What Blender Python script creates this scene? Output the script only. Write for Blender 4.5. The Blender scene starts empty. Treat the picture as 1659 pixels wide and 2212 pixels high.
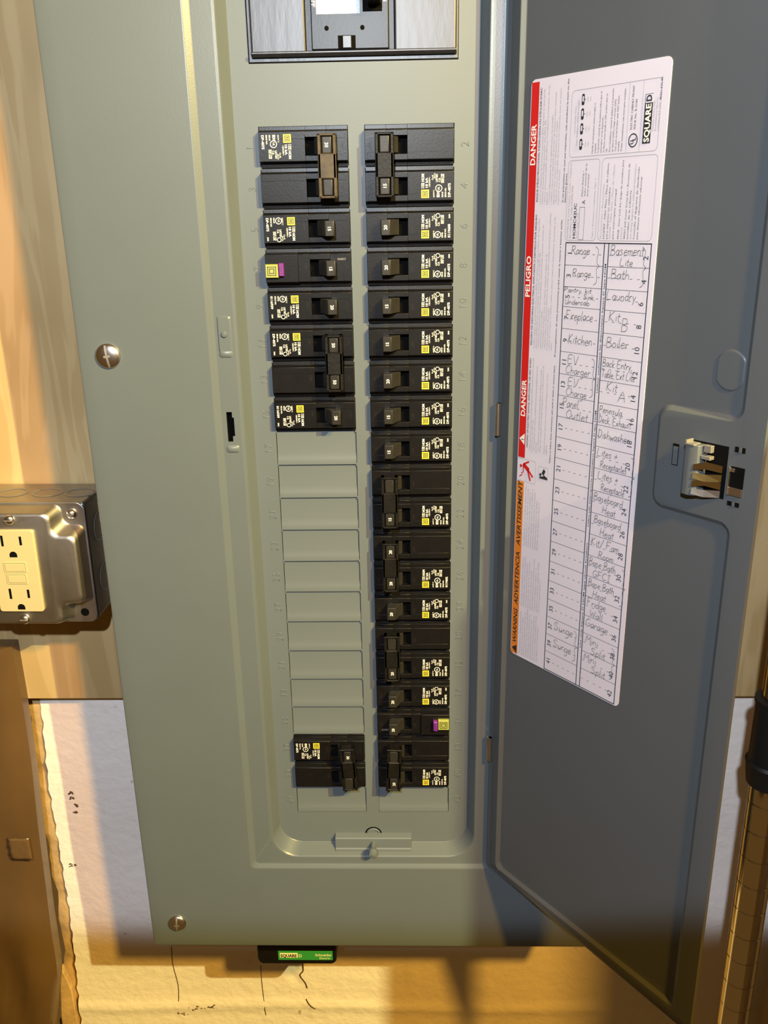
import bpy, bmesh, math, random
from mathutils import Vector, Matrix
random.seed(7)
scene = bpy.context.scene
COL = scene.collection

# ------------------------------------------------------------------ camera
PITCH, YAW, ROLL, FPX = -0.3274, 0.0278, 0.0175, 1877.9
CAM = Vector((0.0309, -0.6147, -0.0568))
RM = Matrix.Rotation(YAW, 3, 'Z') @ Matrix.Rotation(PITCH, 3, 'X') @ Matrix.Rotation(ROLL, 3, 'Y')
rgt, fwd, upv = RM.col[0], RM.col[1], RM.col[2]
cd = bpy.data.cameras.new('camera')
cam = bpy.data.objects.new('camera', cd)
COL.objects.link(cam)
cam.matrix_world = Matrix(((rgt.x, upv.x, -fwd.x, CAM.x), (rgt.y, upv.y, -fwd.y, CAM.y),
                           (rgt.z, upv.z, -fwd.z, CAM.z), (0, 0, 0, 1)))
cd.sensor_fit = 'VERTICAL'
cd.sensor_height = 32.0
cd.lens = FPX / 2212.0 * 32.0
cd.clip_start = 0.01
scene.camera = cam

# ------------------------------------------------------------------ light
w = bpy.data.worlds.new('room')
scene.world = w
w.use_nodes = True
w.node_tree.nodes['Background'].inputs[0].default_value = (1.0, 0.5, 0.12, 1)
w.node_tree.nodes['Background'].inputs[1].default_value = 0.12


def point_light(name, loc, power, color, radius):
    l = bpy.data.lights.new(name, 'POINT')
    l.energy = power
    l.color = color
    l.shadow_soft_size = radius
    o = bpy.data.objects.new(name, l)
    o.location = loc
    COL.objects.link(o)
    return o


# bare warm bulb hanging to the right in the basement (sharp shadows)
point_light('bare_bulb', (0.75, -0.93, 0.50), 150.0, (1.0, 0.88, 0.34), 0.008)
# warm work lamp to the right of the photographer (soft shadows)
point_light('work_lamp', (0.63, -1.10, 0.63), 132, (1.0, 0.48, 0.05), 0.045)
# cool head lamp above the lens, its beam cut off at the bottom
sl = bpy.data.lights.new('head_lamp', 'SPOT')
sl.energy = 37.0
sl.color = (0.84, 0.92, 1.0)
sl.spot_size = math.radians(170)
sl.spot_blend = 0.02
sl.shadow_soft_size = 0.012
so = bpy.data.objects.new('head_lamp', sl)
so.location = (-0.03, -0.84, 0.20)
elev = 85 - 46.2
so.rotation_euler = (math.radians(90 + elev), 0, 0)
COL.objects.link(so)

vs = scene.view_settings
vs.view_transform = 'Standard'
vs.look = 'None'
vs.exposure = 0.0
vs.gamma = 1.0
vs.use_curve_mapping = False


# ------------------------------------------------------------------ materials
def nodes_of(name):
    m = bpy.data.materials.new(name)
    m.use_nodes = True
    nt = m.node_tree
    return m, nt, nt.nodes['Principled BSDF']


def mat(name, col, rough=0.5, metal=0.0, var=0.06, scale=40.0, bump=0.0, bscale=300.0, spec=0.5, col2=None, coat=0.0,
        stretch=None):
    m, nt, b = nodes_of(name)
    N, L = nt.nodes, nt.links
    tc = N.new('ShaderNodeTexCoord')
    mp = N.new('ShaderNodeMapping')
    if stretch:
        mp.inputs['Scale'].default_value = stretch
    L.new(tc.outputs['Object'], mp.inputs[0])
    nz = N.new('ShaderNodeTexNoise')
    nz.inputs['Scale'].default_value = scale
    nz.inputs['Detail'].default_value = 5
    L.new(mp.outputs[0], nz.inputs['Vector'])
    r = N.new('ShaderNodeValToRGB')
    c2 = col2 or tuple(c * (1 - 2 * var) for c in col)
    r.color_ramp.elements[0].position = 0.3
    r.color_ramp.elements[1].position = 0.7
    r.color_ramp.elements[0].color = (*c2, 1)
    r.color_ramp.elements[1].color = (*col, 1)
    L.new(nz.outputs['Fac'], r.inputs[0])
    L.new(r.outputs[0], b.inputs['Base Color'])
    b.inputs['Roughness'].default_value = rough
    b.inputs['Metallic'].default_value = metal
    b.inputs['Specular IOR Level'].default_value = spec
    b.inputs['Coat Weight'].default_value = coat
    if bump:
        n2 = N.new('ShaderNodeTexNoise')
        n2.inputs['Scale'].default_value = bscale
        n2.inputs['Detail'].default_value = 4
        L.new(mp.outputs[0], n2.inputs['Vector'])
        bp = N.new('ShaderNodeBump')
        bp.inputs['Strength'].default_value = bump
        bp.inputs['Distance'].default_value = 0.001
        L.new(n2.outputs['Fac'], bp.inputs['Height'])
        L.new(bp.outputs[0], b.inputs['Normal'])
    return m


M = {}
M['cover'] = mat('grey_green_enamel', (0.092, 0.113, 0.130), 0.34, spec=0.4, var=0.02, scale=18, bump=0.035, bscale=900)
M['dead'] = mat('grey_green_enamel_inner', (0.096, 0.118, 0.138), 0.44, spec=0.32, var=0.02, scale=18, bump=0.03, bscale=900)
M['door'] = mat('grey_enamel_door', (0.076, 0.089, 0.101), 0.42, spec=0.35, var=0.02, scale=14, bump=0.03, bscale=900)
M['black'] = mat('black_breaker_plastic', (0.0055, 0.0055, 0.0065), 0.36, spec=0.28, var=0.15, scale=120, bump=0.04, bscale=700)
M['shinyblack'] = mat('glossy_black_plastic', (0.010, 0.010, 0.016), 0.40, var=0.2, scale=60, bump=0.14, bscale=60,
                      stretch=(3, 1, 0.8), spec=0.75)
M['handle'] = mat('charcoal_toggle', (0.018, 0.017, 0.0155), 0.42, spec=0.3, var=0.1, scale=150, bump=0.05)
M['tie'] = mat('black_tie_bar', (0.006, 0.0055, 0.005), 0.5, spec=0.25, var=0.3, scale=200, bump=0.2, bscale=600)
M['brass'] = mat('dusty_bronze_tie_bar', (0.062, 0.047, 0.024), 0.5, spec=0.3, var=0.25, scale=200, bump=0.1)
M['hole'] = mat('hollow_shade_black', (0.004, 0.004, 0.004), 1.0, spec=0.05)  # near-black colour paints the shade inside holes, slots and recesses
M['white_ink'] = mat('white_ink', (0.72, 0.72, 0.70), 0.6, var=0.02)
M['black_ink'] = mat('black_ink', (0.02, 0.02, 0.022), 0.5)
M['grey_ink'] = mat('grey_ink', (0.30, 0.29, 0.31), 0.5)
M['pencil'] = mat('dark_pen_stroke', (0.085, 0.085, 0.09), 0.5)
M['yellow_ink'] = mat('yellow_ink', (0.66, 0.53, 0.03), 0.5, var=0.02)
M['lime'] = mat('lime_plastic', (0.26, 0.29, 0.06), 0.45, var=0.03)
M['purple'] = mat('purple_plastic', (0.15, 0.018, 0.24), 0.4, var=0.03)
M['paper'] = mat('white_label_paper', (0.58, 0.575, 0.68), 0.38, var=0.015, scale=20)
M['red'] = mat('red_label_ink', (0.50, 0.010, 0.010), 0.4, var=0.03)
M['orange'] = mat('orange_label_ink', (0.62, 0.19, 0.02), 0.4, var=0.05)
M['steel'] = mat('zinc_steel', (0.62, 0.60, 0.58), 0.33, 1.0, var=0.06, scale=60, bump=0.05, bscale=200)
M['galv'] = mat('galvanised_steel', (0.50, 0.48, 0.45), 0.42, 1.0, var=0.12, scale=30, bump=0.08, bscale=150)
M['dsteel'] = mat('dull_galvanised_steel', (0.36, 0.35, 0.33), 0.5, 0.7, var=0.12, scale=30, bump=0.06, bscale=150)
M['screw'] = mat('polished_screw', (0.70, 0.67, 0.66), 0.25, 1.0, var=0.03)
M['chrome'] = mat('chrome', (0.75, 0.72, 0.68), 0.10, 1.0, var=0.03)
M['almond'] = mat('almond_plastic', (0.47, 0.415, 0.225), 0.4, var=0.02)
M['green'] = mat('green_label', (0.03, 0.28, 0.07), 0.4, var=0.05)
M['pale'] = mat('pale_label', (0.75, 0.82, 0.55), 0.5, var=0.03)
M['silver'] = mat('silver_foil_label', (0.42, 0.48, 0.56), 0.5, 0.2, var=0.18, scale=1500, bump=0.05, bscale=2500)
M['sleeve'] = mat('black_rubber_sleeve', (0.012, 0.011, 0.010), 0.45, spec=0.3, var=0.1)
M['wrap'] = mat('brown_glossy_wrap', (0.125, 0.072, 0.03), 0.28, var=0.18, scale=9, bump=0.5, bscale=14, spec=0.6,
                stretch=(1.5, 1, 0.7))
M['clear'] = mat('clear_tape', (0.125, 0.074, 0.034), 0.14, var=0.08, scale=20, spec=0.8)
M['strip'] = mat('rough_yellow_wood', (0.62, 0.42, 0.20), 0.8, var=0.18, scale=60, bump=0.8, bscale=110)
M['brassy'] = mat('yellow_zinc_plate', (0.55, 0.42, 0.16), 0.3, 1.0, var=0.1)
M['tan'] = mat('tan_board', (0.45, 0.36, 0.24), 0.7, var=0.1, scale=12, stretch=(6, 6, 0.5))
M['dirt'] = mat('brown_dirt', (0.10, 0.055, 0.02), 0.9, var=0.3, scale=300, bump=0.6, bscale=500)


def plywood_mat():
    m, nt, b = nodes_of('pale_plywood')
    N, L = nt.nodes, nt.links
    tc = N.new('ShaderNodeTexCoord')
    mp = N.new('ShaderNodeMapping')
    mp.inputs['Scale'].default_value = (11, 1, 1.0)
    L.new(tc.outputs['Object'], mp.inputs[0])
    nz = N.new('ShaderNodeTexNoise')
    nz.inputs['Scale'].default_value = 2.6
    nz.inputs['Detail'].default_value = 3
    nz.inputs['Distortion'].default_value = 0.9
    L.new(mp.outputs[0], nz.inputs['Vector'])
    wv = N.new('ShaderNodeMath')
    wv.operation = 'MULTIPLY'
    wv.inputs[1].default_value = 30
    L.new(nz.outputs['Fac'], wv.inputs[0])
    sn = N.new('ShaderNodeMath')
    sn.operation = 'SINE'
    L.new(wv.outputs[0], sn.inputs[0])
    r = N.new('ShaderNodeValToRGB')
    r.color_ramp.elements[0].position = 0.0
    r.color_ramp.elements[0].color = (0.43, 0.31, 0.148, 1)
    r.color_ramp.elements[1].position = 0.9
    r.color_ramp.interpolation = 'EASE'
    r.color_ramp.elements[1].color = (0.485, 0.36, 0.185, 1)
    L.new(sn.outputs[0], r.inputs[0])
    n2 = N.new('ShaderNodeTexNoise')
    n2.inputs['Scale'].default_value = 7
    mp2 = N.new('ShaderNodeMapping')
    mp2.inputs['Scale'].default_value = (3, 1, 1)
    L.new(tc.outputs['Object'], mp2.inputs[0])
    L.new(mp2.outputs[0], n2.inputs['Vector'])
    mx = N.new('ShaderNodeMix')
    mx.data_type = 'RGBA'
    mx.blend_type = 'MULTIPLY'
    mx.inputs[0].default_value = 0.5
    r2 = N.new('ShaderNodeValToRGB')
    r2.color_ramp.elements[0].position = 0.35
    r2.color_ramp.elements[0].color = (0.72, 0.66, 0.55, 1)
    r2.color_ramp.elements[1].position = 0.6
    r2.color_ramp.elements[1].color = (1, 1, 1, 1)
    L.new(n2.outputs['Fac'], r2.inputs[0])
    L.new(r.outputs[0], mx.inputs[6])
    L.new(r2.outputs[0], mx.inputs[7])
    L.new(mx.outputs[2], b.inputs['Base Color'])
    b.inputs['Roughness'].default_value = 0.6
    return m


def wall_mat():
    m, nt, b = nodes_of('white_painted_block')
    N, L = nt.nodes, nt.links
    tc = N.new('ShaderNodeTexCoord')
    nz = N.new('ShaderNodeTexNoise')
    nz.inputs['Scale'].default_value = 55
    nz.inputs['Detail'].default_value = 8
    nz.inputs['Roughness'].default_value = 0.65
    L.new(tc.outputs['Object'], nz.inputs['Vector'])
    r = N.new('ShaderNodeValToRGB')
    r.color_ramp.elements[0].position = 0.265
    r.color_ramp.elements[0].color = (0.20, 0.13, 0.08, 1)
    r.color_ramp.elements[1].position = 0.33
    r.color_ramp.elements[1].color = (0.80, 0.765, 0.76, 1)
    L.new(nz.outputs['Fac'], r.inputs[0])
    L.new(r.outputs[0], b.inputs['Base Color'])
    b.inputs['Roughness'].default_value = 0.55
    n2 = N.new('ShaderNodeTexNoise')
    n2.inputs['Scale'].default_value = 90
    n2.inputs['Detail'].default_value = 6
    L.new(tc.outputs['Object'], n2.inputs['Vector'])
    bp = N.new('ShaderNodeBump')
    bp.inputs['Strength'].default_value = 0.6
    bp.inputs['Distance'].default_value = 0.002
    L.new(n2.outputs['Fac'], bp.inputs['Height'])
    L.new(bp.outputs[0], b.inputs['Normal'])
    return m


M['ply'] = plywood_mat()
M['plyedge'] = mat('plywood_edge', (0.42, 0.27, 0.12), 0.8, var=0.2, scale=80, stretch=(1, 1, 12))
M['wall'] = wall_mat()


# ------------------------------------------------------------------ helpers
def link(o, parent=None):
    COL.objects.link(o)
    if parent is not None:
        o.parent = parent
    return o


def empty(name, loc, label, cat, group=None):
    o = bpy.data.objects.new(name, None)
    o.location = loc
    o.empty_display_size = 0.01
    link(o)
    tag(o, label, cat, group)
    return o


def tag(o, label=None, cat=None, group=None, kind=None):
    if label:
        o['label'] = label
    if cat:
        o['category'] = cat
    if group:
        o['group'] = group
    if kind:
        o['kind'] = kind
    return o


class MB:
    """collects faces for one mesh object"""

    def __init__(self):
        self.v, self.f = [], []

    def add(self, verts, faces):
        n = len(self.v)
        self.v += [tuple(p) for p in verts]
        self.f += [tuple(i + n for i in f) for f in faces]
        return self

    def box(self, x0, x1, y0, y1, z0, z1):
        return self.add([(x0, y0, z0), (x1, y0, z0), (x1, y1, z0), (x0, y1, z0), (x0, y0, z1), (x1, y0, z1), (x1, y1, z1), (x0, y1, z1)],
                        [(3, 2, 1, 0), (4, 5, 6, 7), (0, 1, 5, 4), (1, 2, 6, 5), (2, 3, 7, 6), (3, 0, 4, 7)])

    def cham(self, x0, x1, y0, y1, z0, z1, c):
        """box whose front (y0) face is chamfered by c"""
        a = [(x0, y1, z0), (x1, y1, z0), (x1, y1, z1), (x0, y1, z1)]
        b = [(x0, y0 + c, z0), (x1, y0 + c, z0), (x1, y0 + c, z1), (x0, y0 + c, z1)]
        d = [(x0 + c, y0, z0 + c), (x1 - c, y0, z0 + c), (x1 - c, y0, z1 - c), (x0 + c, y0, z1 - c)]
        fs = [(8, 9, 10, 11), (3, 2, 1, 0)]
        for k in range(4):
            j = (k + 1) % 4
            fs += [(k, j, 4 + j, 4 + k), (4 + k, 4 + j, 8 + j, 8 + k)]
        return self.add(a + b + d, fs)

    def prism_x(self, prof, x0, x1):
        """profile of (y,z) points, extruded along x, closed ends"""
        n = len(prof)
        vs = [(x0, p[0], p[1]) for p in prof] + [(x1, p[0], p[1]) for p in prof]
        fs = [(k, (k + 1) % n, n + (k + 1) % n, n + k) for k in range(n)]
        fs += [tuple(range(n))[::-1], tuple(range(n, 2 * n))]
        return self.add(vs, fs)

    def prism_y(self, poly, y0, y1):
        """polygon of (x,z), extruded along y"""
        n = len(poly)
        vs = [(p[0], y0, p[1]) for p in poly] + [(p[0], y1, p[1]) for p in poly]
        fs = [(k, (k + 1) % n, n + (k + 1) % n, n + k) for k in range(n)]
        fs += [tuple(range(n))[::-1], tuple(range(n, 2 * n))]
        return self.add(vs, fs)

    def prism_z(self, poly, z0, z1):
        n = len(poly)
        vs = [(p[0], p[1], z0) for p in poly] + [(p[0], p[1], z1) for p in poly]
        fs = [(k, (k + 1) % n, n + (k + 1) % n, n + k) for k in range(n)]
        fs += [tuple(range(n))[::-1], tuple(range(n, 2 * n))]
        return self.add(vs, fs)

    def lathe(self, prof, axis_o, ax, e1, e2, seg=24, a0=0.0, a1=None, close=True):
        """profile of (radius, distance along ax)"""
        full = a1 is None
        tot = 2 * math.pi if full else a1 - a0
        cnt = seg if full else seg + 1
        o, ax, e1, e2 = Vector(axis_o), Vector(ax), Vector(e1), Vector(e2)
        vs = []
        for r, h in prof:
            for k in range(cnt):
                t = a0 + tot * k / seg
                vs.append(o + ax * h + (e1 * math.cos(t) + e2 * math.sin(t)) * r)
        fs = []
        for i in range(len(prof) - 1):
            for k in range(seg):
                j = (k + 1) % cnt
                fs.append((i * cnt + k, i * cnt + j, (i + 1) * cnt + j, (i + 1) * cnt + k))
        if close and full:
            fs.append(tuple(range(cnt))[::-1])
            fs.append(tuple(range((len(prof) - 1) * cnt, len(prof) * cnt)))
        return self.add(vs, fs)

    def loops(self, lps, cap_in=False):
        n = len(lps[0])
        vs = [p for lp in lps for p in lp]
        fs = []
        for i in range(len(lps) - 1):
            for k in range(n):
                j = (k + 1) % n
                fs.append((i * n + k, i * n + j, (i + 1) * n + j, (i + 1) * n + k))
        if cap_in:
            b = (len(lps) - 1) * n
            fs.append(tuple(range(b, b + n)))
        return self.add(vs, fs)

    def mesh(self, name, m, smooth=False, angle=35, fix=True):
        me = bpy.data.meshes.new(name)
        me.from_pydata(self.v, [], self.f)
        if fix:
            bm = bmesh.new()
            bm.from_mesh(me)
            bmesh.ops.recalc_face_normals(bm, faces=bm.faces)
            if smooth:
                for f in bm.faces:
                    f.smooth = True
                for e in bm.edges:
                    if len(e.link_faces) == 2 and e.calc_face_angle(0) > math.radians(angle):
                        e.smooth = False
            bm.to_mesh(me)
            bm.free()
        me.materials.append(M[m])
        return me

    def build(self, name, m, parent=None, smooth=False, angle=35, bevel=0.0, seg=2, fix=True):
        o = bpy.data.objects.new(name, self.mesh(name, m, smooth, angle, fix))
        if bevel:
            md = o.modifiers.new('bevel', 'BEVEL')
            md.width = bevel
            md.segments = seg
            md.limit_method = 'ANGLE'
            md.angle_limit = math.radians(40)
            md.harden_normals = False
        return link(o, parent)


_tc = {}


def text2d(s, bold=0.0):
    """flat mesh of a string, size 1, left baseline at the origin -> verts2d, faces, width"""
    key = (s, bold)
    if key in _tc:
        return _tc[key]
    cu = bpy.data.curves.new('t', 'FONT')
    cu.body = s
    cu.size = 1.0
    cu.resolution_u = 2
    cu.offset = bold
    o = bpy.data.objects.new('t', cu)
    me = bpy.data.meshes.new_from_object(o)
    v = [(p.co.x, p.co.y) for p in me.vertices]
    f = [tuple(p.vertices) for p in me.polygons]
    bpy.data.objects.remove(o)
    bpy.data.curves.remove(cu)
    bpy.data.meshes.remove(me)
    wd = max((p[0] for p in v), default=0)
    _tc[key] = (v, f, wd)
    return _tc[key]


def put_text(mb, s, org, ex, ey, size, width=None, align='L', bold=0.0, italic=0.0):
    """write s on the plane (ex text direction, ey text up)"""
    v, f, wd = text2d(s, bold)
    if not v:
        return
    sx = size if width is None else width / wd
    off = {'L': 0, 'C': -wd / 2, 'R': -wd}[align]
    org, ex, ey = Vector(org), Vector(ex), Vector(ey)
    mb.add([org + ex * ((p[0] + off + italic * p[1]) * sx) + ey * (p[1] * size) for p in v], f)


def rrect(xl, xr, zb, zt, r, seg=6):
    pts = []
    for cx, cz, a in ((xr - r, zt - r, 0), (xl + r, zt - r, 90), (xl + r, zb + r, 180), (xr - r, zb + r, 270)):
        for k in range(seg + 1):
            t = math.radians(a + 90 * k / seg)
            pts.append((cx + r * math.cos(t), cz + r * math.sin(t)))
    return pts


def ribbon(mb, pts, wd, f3):
    """thin stroke along a 2d polyline; f3 maps 2d to 3d"""
    n = len(pts)
    if n < 2:
        return
    L, R_ = [], []
    for i in range(n):
        a = pts[max(0, i - 1)]
        b = pts[min(n - 1, i + 1)]
        dx, dy = b[0] - a[0], b[1] - a[1]
        l = math.hypot(dx, dy) or 1
        nx, ny = -dy / l * wd / 2, dx / l * wd / 2
        L.append(f3(pts[i][0] + nx, pts[i][1] + ny))
        R_.append(f3(pts[i][0] - nx, pts[i][1] - ny))
    mb.add(L + R_, [(i, i + 1, n + i + 1, n + i) for i in range(n - 1)])


def smooth_pts(p, k=4):
    if len(p) < 3:
        return p
    out = []
    for i in range(len(p) - 1):
        p0 = p[max(0, i - 1)]
        p1, p2 = p[i], p[i + 1]
        p3 = p[min(len(p) - 1, i + 2)]
        for j in range(k):
            t = j / k
            out.append(tuple(0.5 * (2 * p1[c] + (p2[c] - p0[c]) * t + (2 * p0[c] - 5 * p1[c] + 4 * p2[c] - p3[c]) * t * t +
                                    (3 * p1[c] - p0[c] - 3 * p2[c] + p3[c]) * t ** 3) for c in (0, 1)))
    out.append(p[-1])
    return out


# ------------------------------------------------------------------ setting: wall and plywood
WALL_Y, PLY_Y = 0.095, 0.080


def wall_relief(x, z):
    h = 0.0012 * math.sin(x * 21 + 3 * math.sin(z * 13)) + 0.0009 * math.sin(z * 37 + x * 11)
    dz = z + 0.857 + 0.003 * math.sin(x * 18)
    h += 0.0022 * math.exp(-(dz / 0.006) ** 2)          # thick paint over the bed joint
    dx = x + 0.087 + 0.004 * math.sin(z * 60) + 0.002 * math.sin(z * 190)
    if z < -0.79:
        h -= 0.0022 * math.exp(-(dx / 0.0012) ** 2)       # crack
    dx2 = x - 0.0325
    if z < -0.6:
        h += 0.0014 * math.exp(-(dx2 / 0.0016) ** 2)  # ridge added to imitate the bright slit of light from the hinge
    return h


# left end of the white blocks follows a chipped edge
EDGE = [(-0.40, -0.3145), (-0.48, -0.3158), (-0.516, -0.3175), (-0.547, -0.3188), (-0.578, -0.3208), (-0.633, -0.3210), (-0.70, -0.3210), (-0.725, -0.3205),
        (-0.78, -0.3227), (-0.811, -0.3243), (-0.85, -0.3266), (-0.884, -0.3275), (-1.3, -0.335)]


def edge_x(z):
    for (z0, x0), (z1, x1) in zip(EDGE, EDGE[1:]):
        if z <= z0 and z >= z1:
            t = (z - z0) / (z1 - z0)
            return x0 + (x1 - x0) * t + 0.0012 * math.sin(z * 300) * math.sin(z * 77)
    return -0.312 if z > -0.5 else -0.33


mb = MB()
nx, nz = 190, 150
zs = [-0.40 - 0.8 * k / nz for k in range(nz + 1)]
vs_ = []
for z in zs:
    x0 = edge_x(z)
    for i in range(nx + 1):
        x = x0 + (0.75 - x0) * i / nx
        vs_.append((x, WALL_Y - wall_relief(x, z), z))
fs_ = [(r * (nx + 1) + c, r * (nx + 1) + c + 1, (r + 1) * (nx + 1) + c + 1, (r + 1) * (nx + 1) + c) for r in range(nz) for c in range(nx)]
mb.add(vs_, fs_)
n0 = len(mb.v)
back = [(edge_x(z), WALL_Y + 0.05, z) for z in zs]
mb.add(back, [])
mb.f += [(k * (nx + 1), n0 + k, n0 + k + 1, (k + 1) * (nx + 1)) for k in range(nz)]
wall = mb.build('wall_back', 'wall', smooth=True, angle=50)
tag(wall, 'white painted concrete block wall behind and below the panel', kind='structure')

# dark hairline cracks and dirt clumps on the wall
mb = MB()


def crack(pts, wd):
    ribbon(mb, smooth_pts(pts, 3), wd, lambda a, b: (a, WALL_Y - wall_relief(a, b) - 0.0006, b))


crack([(-0.219, -0.775), (-0.2205, -0.80), (-0.2175, -0.83), (-0.219, -0.852)], 0.0007)
crack([(-0.127, -0.80), (-0.127, -0.83), (-0.1255, -0.87)], 0.0006)
crack([(-0.083, -0.79), (-0.082, -0.805), (-0.086, -0.812), (-0.081, -0.822), (-0.079, -0.83)], 0.0013)
crack([(-0.081, -0.845), (-0.078, -0.851), (-0.071, -0.858)], 0.0012)
for cx, cz, rr in ((-0.2, -0.862, 0.007), (-0.183, -0.857, 0.005), (-0.30, -0.585, 0.0022), (-0.299, -0.592, 0.002),
                   (-0.2965, -0.600, 0.0022), (-0.300, -0.609, 0.0018), (-0.312, -0.672, 0.003), (0.309, -0.69, 0.002),
                   (0.303, -0.705, 0.0022), (0.29, -0.715, 0.003), (-0.215, -0.868, 0.004)):
    for k in range(9):
        a, d = random.uniform(0, 6.28), random.uniform(0, rr)
        x, z, s = cx + d * math.cos(a) * 1.6, cz + d * math.sin(a), random.uniform(0.0006, 0.0016)
        y = WALL_Y - wall_relief(x, z)
        mb.add([(x - s, y, z), (x, y, z - s * 0.7), (x + s * 1.3, y, z), (x, y, z + s * 0.8), (x, y - s * 0.8, z)],
               [(0, 1, 4), (1, 2, 4), (2, 3, 4), (3, 0, 4)])
dirt = mb.build('dirt_specks', 'dirt', wall)
tag(dirt, kind='stuff')

ply = MB().box(-0.62, 0.75, PLY_Y, WALL_Y, -0.4715, 0.70).build('wall_backboard', 'ply', bevel=0.0008)
tag(ply, 'pale plywood backboard on which the panel and outlet box hang', kind='structure')
mb = MB()
mb.lathe([(0.0045, 0), (0.003, -0.0012), (0.0, -0.0014)], (-0.2875, PLY_Y + 0.0006, 0.075), (0, 1, 0), (1, 0, 0), (0, 0, 1), 14, close=False)
mb.build('nail_hole', 'hole', ply, smooth=True)

# rough wooden strip left of the block end
mb = MB()
rows = 46
prev = None
for side in (0, 1):
    pass
L_, R2 = [], []
for k in range(rows + 1):
    z = -0.472 - 0.5 * k / rows
    xr = edge_x(z) + 0.004
    xl = xr - 0.0175 - 0.0012 * math.sin(z * 90)
    if z < -0.79:
        xl -= (-0.79 - z) * 0.12
    y = 0.100 + 0.0012 * math.sin(z * 130) + 0.001 * math.sin(z * 53)
    L_.append((xl, y + 0.001, z))
    R2.append((xr, y, z))
n = rows + 1
mid = [((a[0] * 0.5 + b[0] * 0.5), min(a[1], b[1]) - 0.0016 + 0.0012 * math.sin(a[2] * 210), a[2]) for a, b in zip(L_, R2)]
bk = [(a[0], 0.13, a[2]) for a in L_] + [(b[0], 0.13, b[2]) for b in R2]
fs_ = []
for k in range(rows):
    fs_ += [(k, k + 1, n + k + 1, n + k), (n + k, n + k + 1, 2 * n + k + 1, 2 * n + k), (3 * n + k, 3 * n + k + 1, k + 1, k)]
mb.add(L_ + mid + R2 + bk, fs_)
strip = mb.build('wooden_strip', 'strip', smooth=True, angle=60)
tag(strip, 'rough yellowish wooden strip beside the chipped end of the white blocks', 'wood strip')
mb = MB()
sp = [(-0.3375, -0.80), (-0.3305, -0.83), (-0.3295, -0.97), (-0.3485, -0.97), (-0.3470, -0.87), (-0.3425, -0.83)]
mb.prism_y(sp, 0.090, 0.097)
mb.build('splinter', 'strip', strip, bevel=0.001)

# ------------------------------------------------------------------ panel enclosure: box, cover, dead front
CY = -0.014           # front of the cover
RP = 0.0254           # pitch of one breaker space
XA, XB, XC, XD = -0.0635, -0.0053, 0.0053, 0.0636
panel = empty('panel_cover', (0, 0, -0.665), 'grey-green steel load-centre cover with two columns of breaker openings', 'panel')


def P(o):
    """parent a world-built object under the panel empty"""
    o.parent = panel
    o.location = Vector(o.location) - panel.location
    return o


P(MB().box(-0.181, 0.181, 0.0066, 0.0799, -0.652, 0.348).build('enclosure_box', 'cover', bevel=0.001))


def ring(xl, xr, zb, zt, r, y, seg=6):
    return [(a, y, b) for a, b in rrect(xl, xr, zb, zt, r, seg)]


ZT = 0.30
LPS = [ring(-0.1962, 0.1962, -0.665, 0.36, 0.0025, 0.004),
       ring(-0.1962, 0.1962, -0.665, 0.36, 0.0025, CY + 0.0014),
       ring(-0.1957, 0.1957, -0.6645, 0.3595, 0.0025, CY + 0.0008),
       ring(-0.1935, 0.1935, -0.6630, 0.3580, 0.0025, CY + 0.00035),
       ring(-0.1850, 0.1850, -0.6560, 0.3510, 0.0025, CY),
       ring(-0.1052, 0.0987, -0.5812, ZT + 0.006, 0.005, CY),
       ring(-0.1040, 0.0975, -0.5800, ZT + 0.005, 0.005, CY + 0.0003),
       ring(-0.1012, 0.0947, -0.5775, ZT + 0.002, 0.0045, CY + 0.0021),
       ring(-0.1000, 0.0937, -0.5765, ZT + 0.001, 0.004, CY + 0.0025),
       ring(-0.0868, 0.0868, -0.5722, 0.272, 0.023, CY + 0.0025),
       ring(-0.0850, 0.0850, -0.5705, 0.270, 0.022, CY + 0.0029),
       ring(-0.0838, 0.0838, -0.5693, 0.269, 0.0215, CY + 0.0042),
       ring(-0.0800, 0.0800, -0.5645, 0.265, 0.0195, -0.0005),
       ring(-0.0790, 0.0790, -0.5632, 0.264, 0.019, 0.0005),
       ring(-0.0790, 0.0790, -0.5632, 0.264, 0.019, 0.004)]
mb = MB().loops(LPS)
# cut the latch strike slot out of the left rebate floor: that floor is one long quad of loop 8 -> 9
n = len(LPS[0])
kq = 13                     # left edge, between the top-left and bottom-left corners
quad = tuple(sorted((8 * n + kq, 8 * n + kq + 1, 9 * n + kq + 1, 9 * n + kq)))
mb.f = [f for f in mb.f if tuple(sorted(f)) != quad]
yr = CY + 0.0025
a, b = LPS[8][kq], LPS[8][kq + 1]
c, d = LPS[9][kq + 1], LPS[9][kq]
SX0, SX1, SZ0, SZ1 = -0.0965, -0.0913, -0.2075, -0.1860
xo, xi = a[0], d[0]
zt_o, zb_o, zt_i, zb_i = a[2], b[2], d[2], c[2]
slot = [(SX0, SZ1), (SX1 - 0.0012, SZ1), (SX1 - 0.0012, SZ1 - 0.004), (SX1, SZ1 - 0.004), (SX1, SZ0 + 0.004), (SX1 - 0.0016, SZ0 + 0.004),
        (SX1 - 0.0016, SZ0), (SX0, SZ0)]
mb.add([(xo, yr, zt_o), (xi, yr, zt_i), (xi, yr, SZ1), (xo, yr, SZ1), (xo, yr, SZ0), (xi, yr, SZ0), (xi, yr, zb_i), (xo, yr, zb_o)],
       [(0, 1, 2, 3), (4, 5, 6, 7)])
mb.add([(xo, yr, SZ1), (SX0, yr, SZ1), (SX0, yr, SZ0), (xo, yr, SZ0)], [(0, 1, 2, 3)])
xq = xi
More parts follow.
